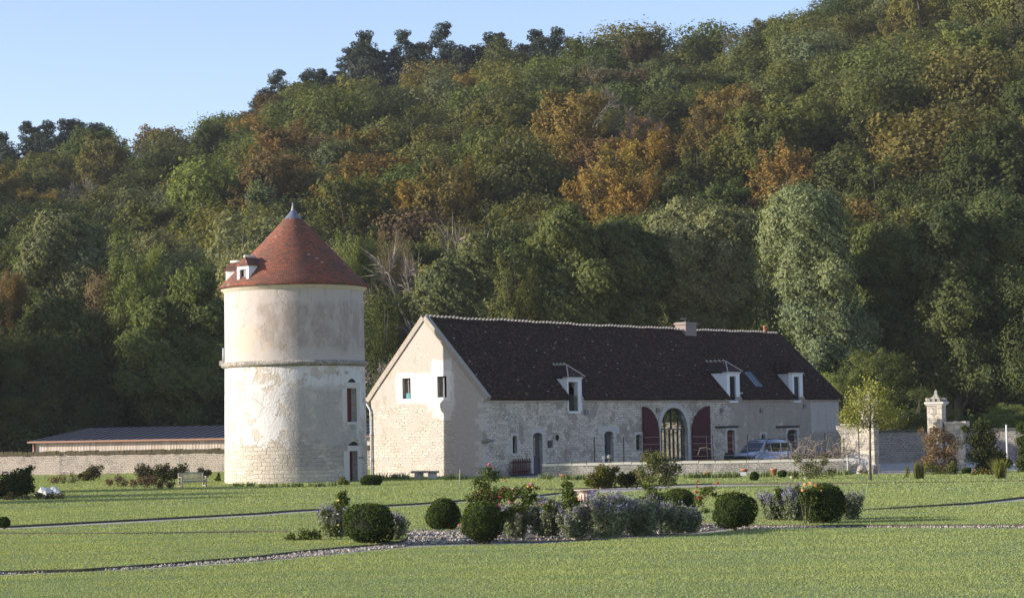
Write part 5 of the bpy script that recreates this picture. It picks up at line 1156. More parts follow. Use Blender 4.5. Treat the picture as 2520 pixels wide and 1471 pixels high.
flower_mesh = {}
def flower(col, root, p, sz):
    key = col
    if key not in flower_mesh:
        m = MB(); r_ = random.Random(len(flower_mesh))
        for lay, (rr, zz, nn) in enumerate([(1.0, -.1, 6), (.75, .25, 5), (.45, .5, 4)]):
            for k in range(nn):
                a = 2 * pi * (k + .5 * lay) / nn + r_.uniform(-.1, .1); w_ = 2.9 / nn
                f = lambda r0, da, z: (cos(a + da) * r0, sin(a + da) * r0, z)
                m.add([f(.12, 0, zz - .6), f(rr * .75, -w_ * .8, zz - .05), f(rr, 0, zz + .25), f(rr * .75, w_ * .8, zz - .05)], [(0, 1, 2, 3)])
        m.add([(.3 * cos(a), .3 * sin(a), .55) for a in (0, 1.26, 2.5, 3.77, 5)], [(0, 1, 2, 3, 4)])
        o = m.build('flower', PET[col], root, p); flower_mesh[key] = o.data
    else:
        o = bpy.data.objects.new('flower', flower_mesh[key]); COL.objects.link(o); o.parent = root; o.location = p
    o.scale = (sz, sz, sz); o.rotation_euler = (rng.uniform(-.7, .7), rng.uniform(-.7, .7), rng.uniform(0, 6))
def rose(px, base, label, stems, clumps, flowers, name='rose_bush', leaf=.037, mat=None, dens=1.0, cat='rose', color=None):
    """stems: list of pixel polylines; clumps: (px, py, radius px, leaves); flowers: (px, py, colour, diameter px)"""
    q, s = pos(px, base); root = thing(name, label, cat, q); lo = lambda x, y, dy=0: Vector(((x - px) / s, dy, (base - y) / s - .0))
    m = MB()
    for st in stems:
        dy = rng.uniform(-.12, .12); pts = [lo(x, y, dy * (i > 0)) for i, (x, y) in enumerate(st)]; m.tube(pts, np.linspace(.017, .007, len(pts)), 5)
    if stems: m.build('stems', M_STEM, root, recalc=False)
    Ps = []; Ts = []
    for cx, cy, rr, n in clumps:
        n = int(n * dens * 1.35); c = np.array(lo(cx, cy)); R = rr / s; d = rdirs(n) * (rng.random((n, 1)) ** .45) * np.array([R, R * .8, R * .85]); sub = rng.normal(0, .3 * R, (7, 3)); d = d * .8 + sub[rng.integers(0, 7, n)]
        P = c + d; P[:, 2] = np.maximum(P[:, 2], .02); Ps.append(P); Ts.append(np.clip(rng.normal(.45, .24, n), 0, 1))
    if Ps:
        P = np.concatenate(Ps); V = leafquads(P, unit(rdirs(len(P)) + np.array([-.2, -.3, .5])), leaf, .62); o = arrmesh('foliage', V, 4, mat or M_ROSE, np.concatenate(Ts), root)
        if color: o.color = tuple(color) + (1,)
    for fx, fy, col, dpx in flowers: flower(col, root, lo(fx, fy, rng.uniform(-.25, -.05)), dpx / s / 2)
    return root
rose(830, 1333, 'thin yellow rose on bare stems beside the barrel shaped box ball', [[(838, 1330), (836, 1290), (838, 1250), (842, 1222)], [(828, 1330), (826, 1280), (828, 1245)], [(815, 1330), (806, 1290), (799, 1262)], [(842, 1330), (846, 1285), (840, 1248)]],
     [(842, 1226, 14, 190), (850, 1240, 17, 200), (832, 1252, 14, 120), (800, 1268, 10, 90), (806, 1300, 12, 70), (824, 1310, 16, 120), (745, 1322, 22, 260), (775, 1318, 20, 220), (718, 1326, 14, 150)],
     [(834, 1237, 'yellow', 9), (833, 1270, 'cream', 6), (833, 1297, 'yellow', 7), (817, 1305, 'yellow', 6), (807, 1278, 'cream', 5), (836, 1312, 'cream', 5)])
rf = [(1185, 1212), (1172, 1222), (1206, 1222), (1214, 1225), (1209, 1233), (1227, 1217), (1236, 1222), (1222, 1226), (1231, 1228), (1197, 1243), (1192, 1249), (1240, 1213), (1168, 1217), (1244, 1206), (1220, 1237), (1203, 1212), (1238, 1230), (1180, 1232)]
rose(1212, 1312, 'big bushy red rose with small red flowers and a tall pink bloom on top', [[(1205, 1310), (1200, 1250), (1204, 1200), (1206, 1150)], [(1212, 1310), (1225, 1250), (1240, 1200)], [(1200, 1310), (1185, 1260), (1170, 1215)]],
     [(1180, 1225, 26, 480), (1215, 1232, 30, 650), (1245, 1222, 22, 380), (1190, 1255, 26, 420), (1225, 1262, 28, 460), (1200, 1180, 22, 280), (1222, 1178, 16, 170), (1175, 1190, 12, 110), (1207, 1160, 7, 40), (1196, 1205, 16, 200), (1160, 1230, 12, 140)],
     [(x, y, 'red', rng.uniform(5, 9)) for x, y in rf] + [(1206, 1149, 'deep pink', 12), (1221, 1158, 'red', 7), (1245, 1184, 'red', 8), (1247, 1190, 'red', 6)])
rose(1283, 1336, 'pale pink rose with large blooms behind the round box ball', [[(1270, 1334), (1271, 1290), (1266, 1240), (1300, 1205)], [(1280, 1336), (1281, 1290), (1285, 1250), (1290, 1215)], [(1270, 1334), (1262, 1290), (1240, 1255)]],
     [(1262, 1225, 18, 240), (1285, 1215, 18, 220), (1307, 1208, 14, 130), (1262, 1258, 18, 220), (1245, 1275, 16, 180), (1300, 1240, 20, 260), (1290, 1262, 16, 150), (1315, 1232, 12, 110)],
     [(1307, 1198, 'pink', 12), (1302, 1204, 'orange', 8), (1313, 1206, 'orange', 8), (1263, 1209, 'pink', 7), (1280, 1207, 'pink', 5), (1222, 1251, 'pink', 15), (1231, 1249, 'pink', 15), (1253, 1241, 'pink', 12), (1272, 1241, 'pink', 10), (1267, 1226, 'pink', 6)])
rose(1136, 1322, 'single pale pink bloom on a short stem between two box balls', [[(1142, 1320), (1138, 1308), (1132, 1298)]], [(1138, 1312, 6, 40)], [(1131, 1297, 'pink', 12)])
rose(1402, 1328, 'young standard rose with a leafy green head left of the stone urn', [[(1403, 1326), (1402, 1280), (1399, 1240), (1401, 1210)]], [(1401, 1205, 13, 190), (1408, 1218, 14, 170), (1395, 1222, 12, 130), (1388, 1200, 5, 20), (1405, 1250, 22, 330), (1418, 1240, 14, 170), (1352, 1252, 18, 220)],
     [(1418, 1229, 'salmon', 7), (1424, 1233, 'salmon', 6), (1330, 1246, 'deep pink', 6), (1352, 1246, 'salmon', 5)])
rose(1500, 1318, 'low pink rose growing behind the silvery catmint, right of the urn', [[(1500, 1316), (1495, 1270), (1490, 1235)], [(1505, 1316), (1512, 1260), (1517, 1228)]], [(1495, 1242, 16, 200), (1512, 1238, 14, 150), (1480, 1250, 12, 120)],
     [(1489, 1236, 'deep pink', 8), (1494, 1228, 'salmon', 7), (1520, 1228, 'pink', 7), (1470, 1236, 'red', 7)])
rose(1608, 1320, 'tall leggy rose with bare stems in front of the big wall shrub', [[(1598, 1318), (1594, 1250), (1588, 1200), (1576, 1170)], [(1612, 1318), (1622, 1250), (1640, 1212), (1656, 1178)], [(1606, 1318), (1612, 1260), (1612, 1200)]],
     [(1612, 1222, 22, 300), (1604, 1240, 18, 220), (1622, 1235, 16, 160), (1578, 1232, 10, 60), (1594, 1205, 14, 100)], [(1606, 1239, 'salmon', 7), (1609, 1243, 'salmon', 6)])
rose(1708, 1312, 'red rose with upright open stems and crimson blooms beside the half hidden box ball', [[(1694, 1310), (1708, 1270), (1716, 1240), (1722, 1215)], [(1700, 1310), (1722, 1262), (1745, 1225), (1766, 1198)], [(1690, 1310), (1706, 1275), (1718, 1190)]],
     [(1735, 1216, 14, 120), (1722, 1238, 14, 110), (1748, 1212, 12, 80), (1710, 1255, 10, 80), (1760, 1225, 8, 40), (1738, 1262, 10, 50)],
     [(1719, 1190, 'red', 9), (1768, 1196, 'red', 10), (1716, 1204, 'red', 8), (1715, 1216, 'red', 12), (1721, 1230, 'red', 12), (1742, 1228, 'salmon', 5)])
rose(1985, 1295, 'apricot rose with large orange blooms beside the pointed box ball', [[(1985, 1293), (1982, 1250), (1984, 1210)], [(1992, 1293), (1996, 1240), (1992, 1205)], [(1980, 1293), (1972, 1240), (1952, 1190)]],
     [(1988, 1215, 16, 180), (2006, 1212, 14, 140), (1975, 1232, 16, 170), (2000, 1235, 16, 180), (1965, 1208, 10, 80), (1920, 1210, 12, 150), (1917, 1226, 12, 120)],
     [(1981, 1197, 'orange', 11), (1994, 1196, 'orange', 12), (2007, 1200, 'orange', 12), (1976, 1211, 'orange', 12), (1948, 1179, 'cream', 10), (1983, 1183, 'cream', 7), (1908, 1215, 'yellow', 6), (2020, 1213, 'orange', 5)])
# shrubs farther back
def shrub(px, base, label, clumps, color, leaf=.06, stems=(), name='shrub', cat='shrub', fl=()): return rose(px, base, label, stems, clumps, fl, name, leaf, M_SHRUB, 1.0, cat, color)
shrub(1485, 1204, 'rounded shrub with a few red flowers in front of the low wall', [(1465, 1178, 20, 700), (1485, 1165, 26, 1000), (1502, 1180, 20, 700), (1480, 1192, 24, 700), (1515, 1160, 10, 180), (1450, 1190, 12, 250)], (.11, .115, .035), .06, fl=[(1477, 1152, 'red', 6), (1483, 1150, 'salmon', 6), (1505, 1150, 'salmon', 5), (1499, 1147, 'red', 4), (1470, 1158, 'salmon', 4)])
shrub(1545, 1204, 'dark low clipped shrub behind the red flowering shrub', [(1530, 1180, 16, 500), (1552, 1178, 18, 600), (1570, 1180, 16, 500), (1545, 1192, 20, 600)], (.030, .038, .016), .06)
shrub(1612, 1208, 'big loose shrub spilling over the low wall, with a pale pink bloom', [(1590, 1140, 26, 420), (1620, 1130, 26, 420), (1645, 1150, 24, 380), (1580, 1165, 20, 300), (1615, 1165, 28, 420), (1650, 1172, 22, 300), (1600, 1190, 26, 320), (1640, 1192, 20, 320), (1668, 1158, 12, 140)], (.14, .15, .062), .055,
      [[(1612, 1208), (1605, 1170), (1595, 1130)], [(1616, 1208), (1640, 1160), (1655, 1140)]], fl=[(1632, 1160, 'pink', 6), (1638, 1120, 'red', 4)])
shrub(1992, 1182, 'thin yellowing shrub leaning on the right part of the low wall', [(1965, 1135, 14, 160), (1995, 1145, 22, 300), (2030, 1140, 14, 150), (2015, 1160, 24, 380), (1985, 1168, 22, 350), (2045, 1165, 14, 160), (1960, 1170, 14, 180), (2032, 1125, 8, 60)], (.14, .15, .06), .05, [[(1990, 1182), (1980, 1150), (1962, 1128)], [(2000, 1182), (2020, 1150), (2033, 1120)]], fl=[(2046, 1168, 'yellow', 6)])
shrub(45, 1230, 'dark evergreen shrub at the far left of the lawn', [(30, 1185, 26, 1100), (55, 1180, 28, 1300), (48, 1205, 30, 1300), (72, 1165, 12, 260), (20, 1210, 20, 600), (66, 1205, 18, 500), (4, 1195, 14, 300), (5, 1215, 18, 350)], (.055, .075, .026), .06)
shrub(222, 1186, 'brownish shrub against the garden wall', [(215, 1170, 18, 500), (235, 1165, 18, 500), (225, 1160, 14, 300), (198, 1172, 8, 140)], (.095, .09, .045), .07)
shrub(362, 1196, 'rounded grey brown shrub left of the bench', [(350, 1165, 20, 700), (368, 1170, 20, 600), (355, 1182, 20, 500)], (.10, .095, .06), .06)
shrub(412, 1192, 'dark shrub with a few rusty leaves behind the bench', [(395, 1165, 20, 600), (425, 1165, 22, 700), (445, 1160, 18, 450), (410, 1150, 10, 150), (402, 1180, 18, 350)], (.06, .07, .03), .06)
shrub(505, 1182, 'small dark shrub right of the bench', [(500, 1168, 14, 300), (512, 1165, 12, 250), (496, 1158, 9, 120)], (.07, .075, .04), .06)
shrub(537, 1187, 'small young conifer by the tower', [(537, 1181, 7, 160), (537, 1174, 5, 90), (538, 1168, 3, 40)], (.075, .10, .025), .06)
shrub(832, 1196, 'low bright leafy plant at the tower foot', [(845, 1187, 10, 200), (838, 1190, 9, 150), (852, 1190, 8, 120)], (.16, .18, .05), .06)
shrub(2312, 1168, 'tall reddish brown shrub covering the right gate pier', [(2290, 1085, 26, 608), (2320, 1080, 28, 672), (2345, 1090, 24, 544), (2300, 1120, 28, 800), (2335, 1120, 26, 736), (2290, 1145, 24, 736), (2325, 1150, 26, 832), (2305, 1060, 16, 288), (2270, 1062, 10, 90), (2350, 1140, 16, 352)], (.22, .15, .092), .05, [[(2310, 1168), (2300, 1110), (2285, 1050)], [(2316, 1168), (2330, 1110), (2345, 1060)], [(2300, 1168), (2315, 1140), (2328, 1120)]])
shrub(2310, 1170, 'low green growth under the reddish shrub', [(2285, 1155, 16, 260), (2310, 1158, 18, 320), (2335, 1156, 16, 280), (2350, 1160, 12, 160)], (.125, .14, .05), .05)
shrub(2425, 1166, 'large dark green shrub right of the gate', [(2405, 1090, 26, 800), (2430, 1080, 28, 900), (2400, 1120, 26, 800), (2440, 1115, 28, 900), (2415, 1050, 20, 450), (2465, 1130, 22, 600), (2425, 1145, 28, 800), (2380, 1060, 12, 200), (2480, 1145, 14, 250)], (.060, .072, .028), .065, [[(2410, 1166), (2400, 1120), (2385, 1085)], [(2420, 1166), (2425, 1120), (2450, 1060)]])
shrub(2420, 1166, 'bright green low shrub in front of the large dark shrub', [(2430, 1148, 14, 260), (2450, 1145, 14, 240), (2412, 1155, 10, 150)], (.12, .155, .045), .055)
shrub(2516, 1165, 'clipped green hedge end at the right edge', [(2516, 1150, 18, 900), (2518, 1120, 18, 900), (2518, 1090, 18, 900), (2520, 1060, 16, 700), (2545, 1120, 30, 1200), (2545, 1080, 30, 1200)], (.07, .095, .03), .055, name='hedge', cat='hedge')
r = shrub(2410, 1172, 'low marigold patch with orange flowers', [(2400, 1165, 10, 160), (2418, 1164, 10, 160), (2436, 1165, 9, 140)], (.09, .12, .04), .045, name='marigold', cat='flowers', fl=[(2398, 1158, 'marigold', 5), (2400, 1165, 'marigold', 5), (2417, 1161, 'marigold', 5), (2425, 1158, 'marigold', 5), (2434, 1166, 'marigold', 5), (2412, 1166, 'marigold', 4), (2422, 1164, 'marigold', 4)])
shrub(2232, 1178, 'thin yellow weed on the grass before the gate', [(2232, 1155, 6, 60), (2234, 1165, 7, 70), (2230, 1172, 8, 80)], (.20, .19, .07), .045, [[(2232, 1178), (2232, 1150)]])
shrub(2126, 1168, 'yellowing weeds at the foot of the left gate pier', [(2120, 1163, 7, 100), (2132, 1164, 6, 80)], (.19, .17, .07), .045)
for a in [(150, 1192, 'dry brown border plants beside the white rock', [(130, 1183, 14, 220), (155, 1180, 18, 300), (180, 1184, 14, 200)], (.17, .135, .085)), (285, 1200, 'low dry brown plants in the border', [(270, 1188, 12, 200), (290, 1182, 14, 220), (305, 1190, 12, 180)], (.15, .115, .075)),
          (350, 1204, 'reddish dry plants in front of the grey brown shrub', [(330, 1190, 12, 220), (355, 1188, 16, 300), (378, 1190, 14, 240)], (.17, .12, .08)), (408, 1206, 'reddish dry plants left of the bench', [(395, 1196, 12, 220), (420, 1196, 12, 220)], (.175, .12, .08)),
          (110, 1232, 'dark dry undergrowth around the white rock', [(95, 1222, 12, 240), (125, 1226, 14, 260), (150, 1224, 10, 140), (20, 1228, 14, 250), (60, 1230, 16, 280)], (.10, .10, .055))]:
    shrub(a[0], a[1], a[2], a[3], a[4], .05, name='border_plant', cat='plant')
def blades(name, label, cat, px, base, wpx, hpx, n, color, spread=.5, grp=None, wd=.035):
    q, s = pos(px, base); root = thing(name, label, cat, q, 0, grp); W_, H_ = wpx / s / 2, hpx / s
    x = rng.uniform(-W_, W_, n); y = rng.uniform(-.18, .18, n); h = H_ * rng.uniform(.55, 1.1, n); lx = rng.normal(0, spread * .4, n) * h; ly = rng.normal(0, spread * .3, n) * h; a = rng.uniform(0, pi, n); w_ = wd * rng.uniform(.6, 1.3, n)
    c_, s_ = np.cos(a) * w_ / 2, np.sin(a) * w_ / 2; z0 = np.zeros(n)
    A = np.stack([x - c_, y - s_, z0], 1); B = np.stack([x + c_, y + s_, z0], 1); C = np.stack([x + lx * .45 + c_ * .9, y + ly * .45 + s_ * .9, h * .6], 1); D = np.stack([x + lx * .45 - c_ * .9, y + ly * .45 - s_ * .9, h * .6], 1); E_ = np.stack([x + lx, y + ly, h], 1)
    V = np.stack([A, B, C, D, D, C, E_, E_ + 1e-3], 1).reshape(-1, 3); o = arrmesh('foliage', V, 4, M_IRIS, np.repeat(rng.random(n), 2), root); o.color = tuple(color) + (1,)
    return root
def iris(px, base, w, label, h=17, n=80, c=(1, 1, 1)): blades('iris', label, 'plant', px, base, w, h, n, c, .45, 'iris clumps along the walls', .05)
for px, b_, w_, lab in [(600, 1198, 50, 'iris leaves at the left foot of the tower'), (660, 1200, 50, 'dense iris leaves at the sunny foot of the tower'), (720, 1200, 50, 'short iris leaves at the middle of the tower foot'), (780, 1199, 40, 'iris leaves at the shaded foot of the tower'), (818, 1197, 20, 'single pale iris tuft near the tower door'),
                         (955, 1180, 60, 'iris clump at the left end of the gable'), (990, 1180, 34, 'iris clump left of the stone bench'), (1120, 1182, 60, 'dark iris clump at the shaded end of the gable'), (1345, 1180, 34, 'iris clump at the left end of the low wall'), (1412, 1182, 60, 'sunlit iris clump left of the red flowering shrub'),
                         (1705, 1178, 44, 'iris clump right of the big loose shrub'), (1735, 1177, 40, 'iris clump beside the small terracotta pot'), (1775, 1177, 50, 'iris clump between two terracotta pots'), (1810, 1176, 30, 'iris clump left of the white sign'), (1880, 1175, 40, 'iris clump between the two tiny box balls'), (1945, 1173, 30, 'iris clump right of the tiny box balls'), (2070, 1170, 44, 'iris clump left of the metal barrier')]:
    iris(px, b_ + 2, w_, lab, 13 if px < 860 else 18, int(w_ * (1.5 if px < 860 else 1.7)), (.62, .68, .75) if 'dark' in lab or 'shaded' in lab else (1, 1, 1))  # clumps standing in shade have it painted in as a darker, bluer leaf
blades('ornamental_grass', 'brownish upright ornamental grass on the lawn before the gate', 'plant', 2262, 1181, 20, 44, 240, (.95, .72, .62), .22, 'ornamental grasses by the gate', .03)
blades('ornamental_grass', 'wide fountain shaped ornamental grass near the right edge', 'plant', 2462, 1180, 22, 50, 300, (1.15, .95, .8), .75, 'ornamental grasses by the gate', .03)

# ================================================================== GARDEN OBJECTS
# wooden bench by the tower
q, s = pos(474, 1203)
M_TEAK = simple('bleached_teak', (.40, .33, .25), .85, .18, 6)
bn = thing('garden_bench', 'weathered slatted wooden bench on the far lawn', 'bench', q, radians(30))
for x in (-.76, .76):
    MB().b2(x - .035, x + .035, -.30, -.23, 0, .64).build('leg', M_TEAK, bn); MB().b2(x - .035, x + .035, .22, .29, 0, .90).build('leg', M_TEAK, bn)
    MB().b2(x - .05, x + .05, -.36, .22, .64, .68).build('armrest', M_TEAK, bn); MB().b2(x - .02, x + .02, -.23, .22, .10, .15).build('stretcher', M_TEAK, bn)
m = MB()
for k in range(5): m.b2(-.80, .80, -.30 + k * .105, -.215 + k * .105, .42, .445)
m.b2(-.72, .72, -.29, -.26, .34, .42); m.build('seat', M_TEAK, bn)
m = MB(); m.b2(-.725, .725, .235, .275, .84, .91); m.b2(-.725, .725, .235, .275, .50, .55)
for k in range(19): x = -.68 + k * .0755; m.b2(x - .02, x + .02, .245, .265, .55, .84)
m.build('backrest', M_TEAK, bn)
# stone bench under the gable
q, s = pos(1046, 1180)
sb = thing('stone_bench', 'low stone slab bench at the foot of the gable', 'bench', q, TH + pi / 2)
MB().box((0, 0, .44), (1.9, .62, .13)).build('slab', M_MOSSY, sb, bevel=.02)
for x in (-.62, .5): MB().box((x, 0, .18), (.42, .45, .38)).build('leg', M_ASHLAR, sb, bevel=.02)
# stone urn on its pedestal
q, s = pos(1446, 1302)
M_URN = simple('weathered_terracotta', (.46, .36, .28), .9, .22, 7, bump=.01)
ur = thing('garden_urn', 'shallow fluted stone urn on a pedestal among the catmint', 'urn', q)
zr = (1302 - 1211) / s
m = MB(); m.b2(-.22, .22, -.22, .22, 0, .12); m.box((0, 0, .12 + (zr - .72) / 2), (.30, .30, zr - .72), 0, .9); m.b2(-.19, .19, -.19, .19, zr - .60, zr - .52); m.build('pedestal', M_URN, ur)
m = MB(); m.lathe([(.11, zr - .52), (.08, zr - .46), (.12, zr - .42), (.24, zr - .36), (.275, zr - .24), (.25, zr - .13), (.22, zr - .10), (.28, zr - .06), (.40, zr - .01), (.42, zr + .01), (.40, zr + .02), (.30, zr - .02), (.18, zr - .16), (0, zr - .2)], 32); bo = m.build('bowl', M_URN, ur)
m = MB()
for k in range(16):
    a = 2 * pi * k / 16; m.tube([(cos(a) * .16, sin(a) * .16, zr - .41), (cos(a) * .26, sin(a) * .26, zr - .33), (cos(a) * .275, sin(a) * .275, zr - .22), (cos(a) * .245, sin(a) * .245, zr - .13)], [.02, .035, .03, .012], 6)
m.build('fluting', M_URN, bo)
# stake, white post
q, s = pos(1131, 1207); st = thing('tree_stake', 'bare wooden stake with a thin sapling on the lawn before the gable', 'stake', q); m = MB(); m.tube([(0, 0, -.1), (.02, 0, .5), (.05, 0, 1.06)], .028, 6); m.build('stake', M_GREYWOOD, st)
m = MB(); m.tube([(.14, 0, -.1), (.13, 0, .5), (.10, 0, 1.1), (.06, 0, 1.5)], [.012, .01, .007, .004], 5); m.tube([(.12, 0, .6), (-.05, 0, .8)], .005, 4); m.build('sapling', M_STEM, st)
q, s = pos(2480, 1160); m = MB(); m.tube([(0, 0, -.1), (0, 0, 2.8)], [.06, .05], 8); tag(m.build('white_post', simple('whitewashed_post', (.60, .58, .52), .8, .15, 6), None, q), 'pale wooden post in front of the back wall near the right edge', 'post')
# white rock on the left
r_ = np.random.default_rng(3); q, s = pos(118, 1222); bm_ = bmesh.new(); bmesh.ops.create_icosphere(bm_, subdivisions=3, radius=1)
for v in bm_.verts:
    c = v.co; k = 1 + .22 * sin(c.x * 4 + 1) * sin(c.y * 3) + .15 * sin(c.z * 7 + c.x * 5); v.co = Vector((c.x * .62 * k + .25 * c.z, c.y * .42 * k, max(-.1, c.z * .42 * k - .16 * c.x)))
me = bpy.data.meshes.new('rock'); bm_.to_mesh(me); bm_.free(); me.materials.append(simple('white_limestone', (.62, .59, .54), .95, .25, 4, bump=.05)); o = bpy.data.objects.new('rock', me); COL.objects.link(o); o.location = q; tag(o, 'rough white rock beside the dark shrub at left', 'rock')
# young tree on the lawn before the gate
q, s = pos(2142, 1184)
yt = thing('young_tree', 'young lollipop shaped tree with yellowing leaves on the lawn before the gate', 'tree', q)
lo = lambda x, y, dy=0: Vector(((x - 2142) / s, dy, (1184 - y) / s))
m = MB(); m.tube([lo(2142, 1186), lo(2143, 1120), lo(2144, 1075), lo(2145, 1058)], [.085, .07, .06, .055], 8)
r_ = np.random.default_rng(8); tips = []
for k in range(14):
    a = 2 * pi * k / 14 + r_.uniform(-.2, .2); Lr = r_.uniform(.7, 1.45); zz = r_.uniform(.3, 2.4); b0_ = lo(2145, 1058 - r_.uniform(-6, 22)); e = lo(2146, 1060) + Vector((cos(a) * Lr, sin(a) * Lr, zz)); m.tube([b0_, b0_.lerp(e, .5) + Vector((cos(a) * .2, sin(a) * .2, -.1)), e], [.024, .015, .006], 5); tips += [e, b0_.lerp(e, .65)]
e = lo(2150, 945); m.tube([lo(2145, 1058), lo(2147, 1000), e], [.05, .03, .006], 5); tips += [e, lo(2148, 970), lo(2147, 1000)]
m.build('trunk', M_BARK, yt, recalc=False)
P = []
for e in tips: P.append(np.array(e) + r_.normal(0, .26, (60, 3)))
for cx, cy, rr, n in [(2100, 1035, 26, 420), (2135, 1005, 32, 420), (2180, 1000, 26, 380), (2198, 1030, 22, 320), (2150, 962, 24, 220), (2082, 1022, 16, 160), (2115, 985, 24, 260), (2168, 1045, 24, 260), (2125, 1050, 20, 160), (2185, 970, 16, 120)]: P.append(np.array(lo(cx, cy)) + r_.normal(0, rr / s * .5, (n, 3)))
P = np.concatenate(P); o = arrmesh('crown', leafquads(P, unit(rdirs(len(P)) + np.array([-.3, -.2, .3])), .062, .6), 4, M_LEAF, r_.random(len(P)), yt); o.color = (.27, .285, .09, 1)
# galvanised crowd barrier
q, s = pos(2086, 1168); M_GALV = simple('galvanised_steel', (.42, .44, .46), .45, .1, 8, .6, .5)
cb = thing('crowd_barrier', 'galvanised steel crowd barrier leaning by the left gate pier', 'barrier', q); wb = 52 / s; hb = 44 / s
m = MB(); m.tube([(0, 0, .12), (0, 0, hb), (.08, 0, hb + .05), (wb - .08, 0, hb + .05), (wb, 0, hb), (wb, 0, .12), (0, 0, .12)], .024, 6, cap=False); m.build('frame', M_GALV, cb)
m = MB()
for k in range(1, 15): x = wb * k / 15; m.tube([(x, 0, .12), (x, 0, hb + .04)], .011, 5)
m.build('bars', M_GALV, cb)
for x in (.03, wb - .03): m = MB(); m.tube([(x, -.3, 0), (x, -.02, .2), (x, .3, 0)], .02, 5); m.build('foot', M_GALV, cb)
# red wooden gate panel against the barn
q = BC + Vector((cos(TH), sin(TH), 0)) * 2.9 + Vector((sin(TH), -cos(TH), 0)) * .28
fp = thing('picket_panel', 'dark red picket panel leaning against the barn wall', 'fence panel', q, TH)
m = MB()
for k in range(10): x = k * .205; m.b2(x, x + .10, -.02, .01, .12, 1.12 + .05 * (k % 2))
m.build('pickets', M_REDWOOD, fp); m = MB(); m.b2(-.12, 2.1, .012, .05, .88, .98); m.b2(-.05, 2.0, .012, .05, .25, .35); m.build('rails', M_REDWOOD, fp)
o = MB().b2(-.1, 2.4, -.25, .15, -.05, .12).build('base_beam', M_DARKWOOD, fp)
# wire fence standing behind the low wall
M_WIRE = simple('rusted_wire', (.16, .145, .13), .7, .2, 8, .3)
fd = (W1 - W0).normalized(); fn = Vector((-fd.y, fd.x, 0))
fw0 = W0 + fn * .75; wf = thing('wire_fence', 'thin wire fence on slim iron posts behind the low wall', 'fence', fw0, rzl)
xs = [6.1 + .5, 8.7, 16.6 - .5, 0]
def fx(px): 
    c = AT(px, 1100, W0.y + .9); return (c - fw0).dot(fd)
for px, tilt in ((1463, 0), (1535, 0), (1738, .12), (1748 + 5, .0), (1838, 0), (1936, 0), (2026, 0)):
    m = MB(); x = fx(px); m.tube([(x + tilt, 0, 0), (x, 0, 2.55)], .03, 6); m.build('post', M_IRON, wf)
for z in (1.25, 1.65, 2.05, 2.48):
    m = MB(); a, b = fx(1463), fx(2090); m.tube([(a + (b - a) * k / 12, 0, z + .02 * sin(k * 2.1)) for k in range(13)], .011, 4, cap=False); m.build('wire', M_WIRE, wf)
# dry vine tangle behind the low wall at right
vt = thing('dry_vine', 'leafless tangled vine behind the right end of the low wall', 'vine', fw0 + fd * fx(2040) + fn * .3, rzl)
m = MB(); r_ = np.random.default_rng(31)
for k in range(150):
    x = r_.uniform(-3.0, 1.5); p = Vector((x, r_.uniform(-.4, .5), r_.uniform(.5, 1.1))); pts_ = [p]; d = Vector((r_.normal(0, 1), r_.normal(0, .4), r_.uniform(.2, 1))).normalized()
    for j in range(9): d = (d + Vector((r_.normal(0, .45), r_.normal(0, .25), -.10 + r_.normal(0, .3)))).normalized(); p = p + d * .26; p.z = min(max(p.z, .3), 2.75 - .25 * abs(x)); pts_.append(p.copy())
    m.tube(pts_, np.linspace(.018, .007, len(pts_)), 4, cap=False)
m.build('vine_stems', simple('dry_vine', (.26, .20, .15), .9, .3, 8), vt, recalc=False)
m = MB(); p0 = fw0 + fd * fx(1720)
vt2 = thing('dry_branch', 'bent bare branch above the low wall beside the right barn shutter', 'branch', p0 + fn * .1, rzl); m.tube([(-.1, 0, 1.3), (.05, 0, 1.75), (.5, 0, 1.78), (.8, 0, 1.6), (1.1, 0, 1.2), (1.25, 0, .8)], [.02, .02, .02, .018, .016, .016], 5); m.build('branch', simple('dry_branch', (.30, .22, .16), .9, .2, 8), vt2, recalc=False)
# globes on the low wall
for px, py, dpx, mat, lab in ((1485, 1126, 10, M_WHITE, 'smooth white ball on the low wall'), (1498.5, 1123.5, 13, M_MOSSY, 'larger lichened stone ball on the low wall')):
    c = AT(px, py, 134.7); R = dpx / 2 / 38.7; gb = thing('stone_ball', lab, 'ball', (c.x, c.y, .93), 0); zc = c.z - .93; m = MB(); m.lathe([(R * sin(pi * k / 12), zc - R * cos(pi * k / 12)) for k in range(13)], 16); m.build('ball', mat, gb); m = MB(); m.lathe([(.09, 0), (.06, .05), (.05, max(.06, zc - R * .9))], 10); m.build('foot', mat, gb)
# terracotta pots, sign along the wall foot
for px, py, lab, h_ in ((1740, 1178, 'small terracotta pot at the low wall, leftmost of the row', .34), (1832, 1172, 'dark terracotta pot half hidden behind the white sign', .40), (1905, 1174, 'terracotta pot between the tiny box balls', .46), (1386, 1184, 'dark terracotta pot near the left end of the low wall', .36)):
    q, s = pos(px, py); m = MB(); m.lathe([(0, 0), (.13, 0), (.19, h_ * .8), (.22, h_ * .8), (.22, h_), (.17, h_), (.12, .1)], 14); tag(m.build('terracotta_pot', M_CLAY, None, q), lab, 'pot', 'terracotta pots along the low wall')
q, s = pos(1830, 1179); sg = thing('plant_sign', 'small blank white sign at the low wall', 'sign', q); MB().box((0, 0, .26), (.34, .02, .2)).build('board', M_WHITEW, sg); m = MB(); m.tube([(-.1, .02, 0), (-.1, .02, .2)], .012, 5); m.tube([(.1, .02, 0), (.1, .02, .2)], .012, 5); m.build('legs', M_GREYWOOD, sg)
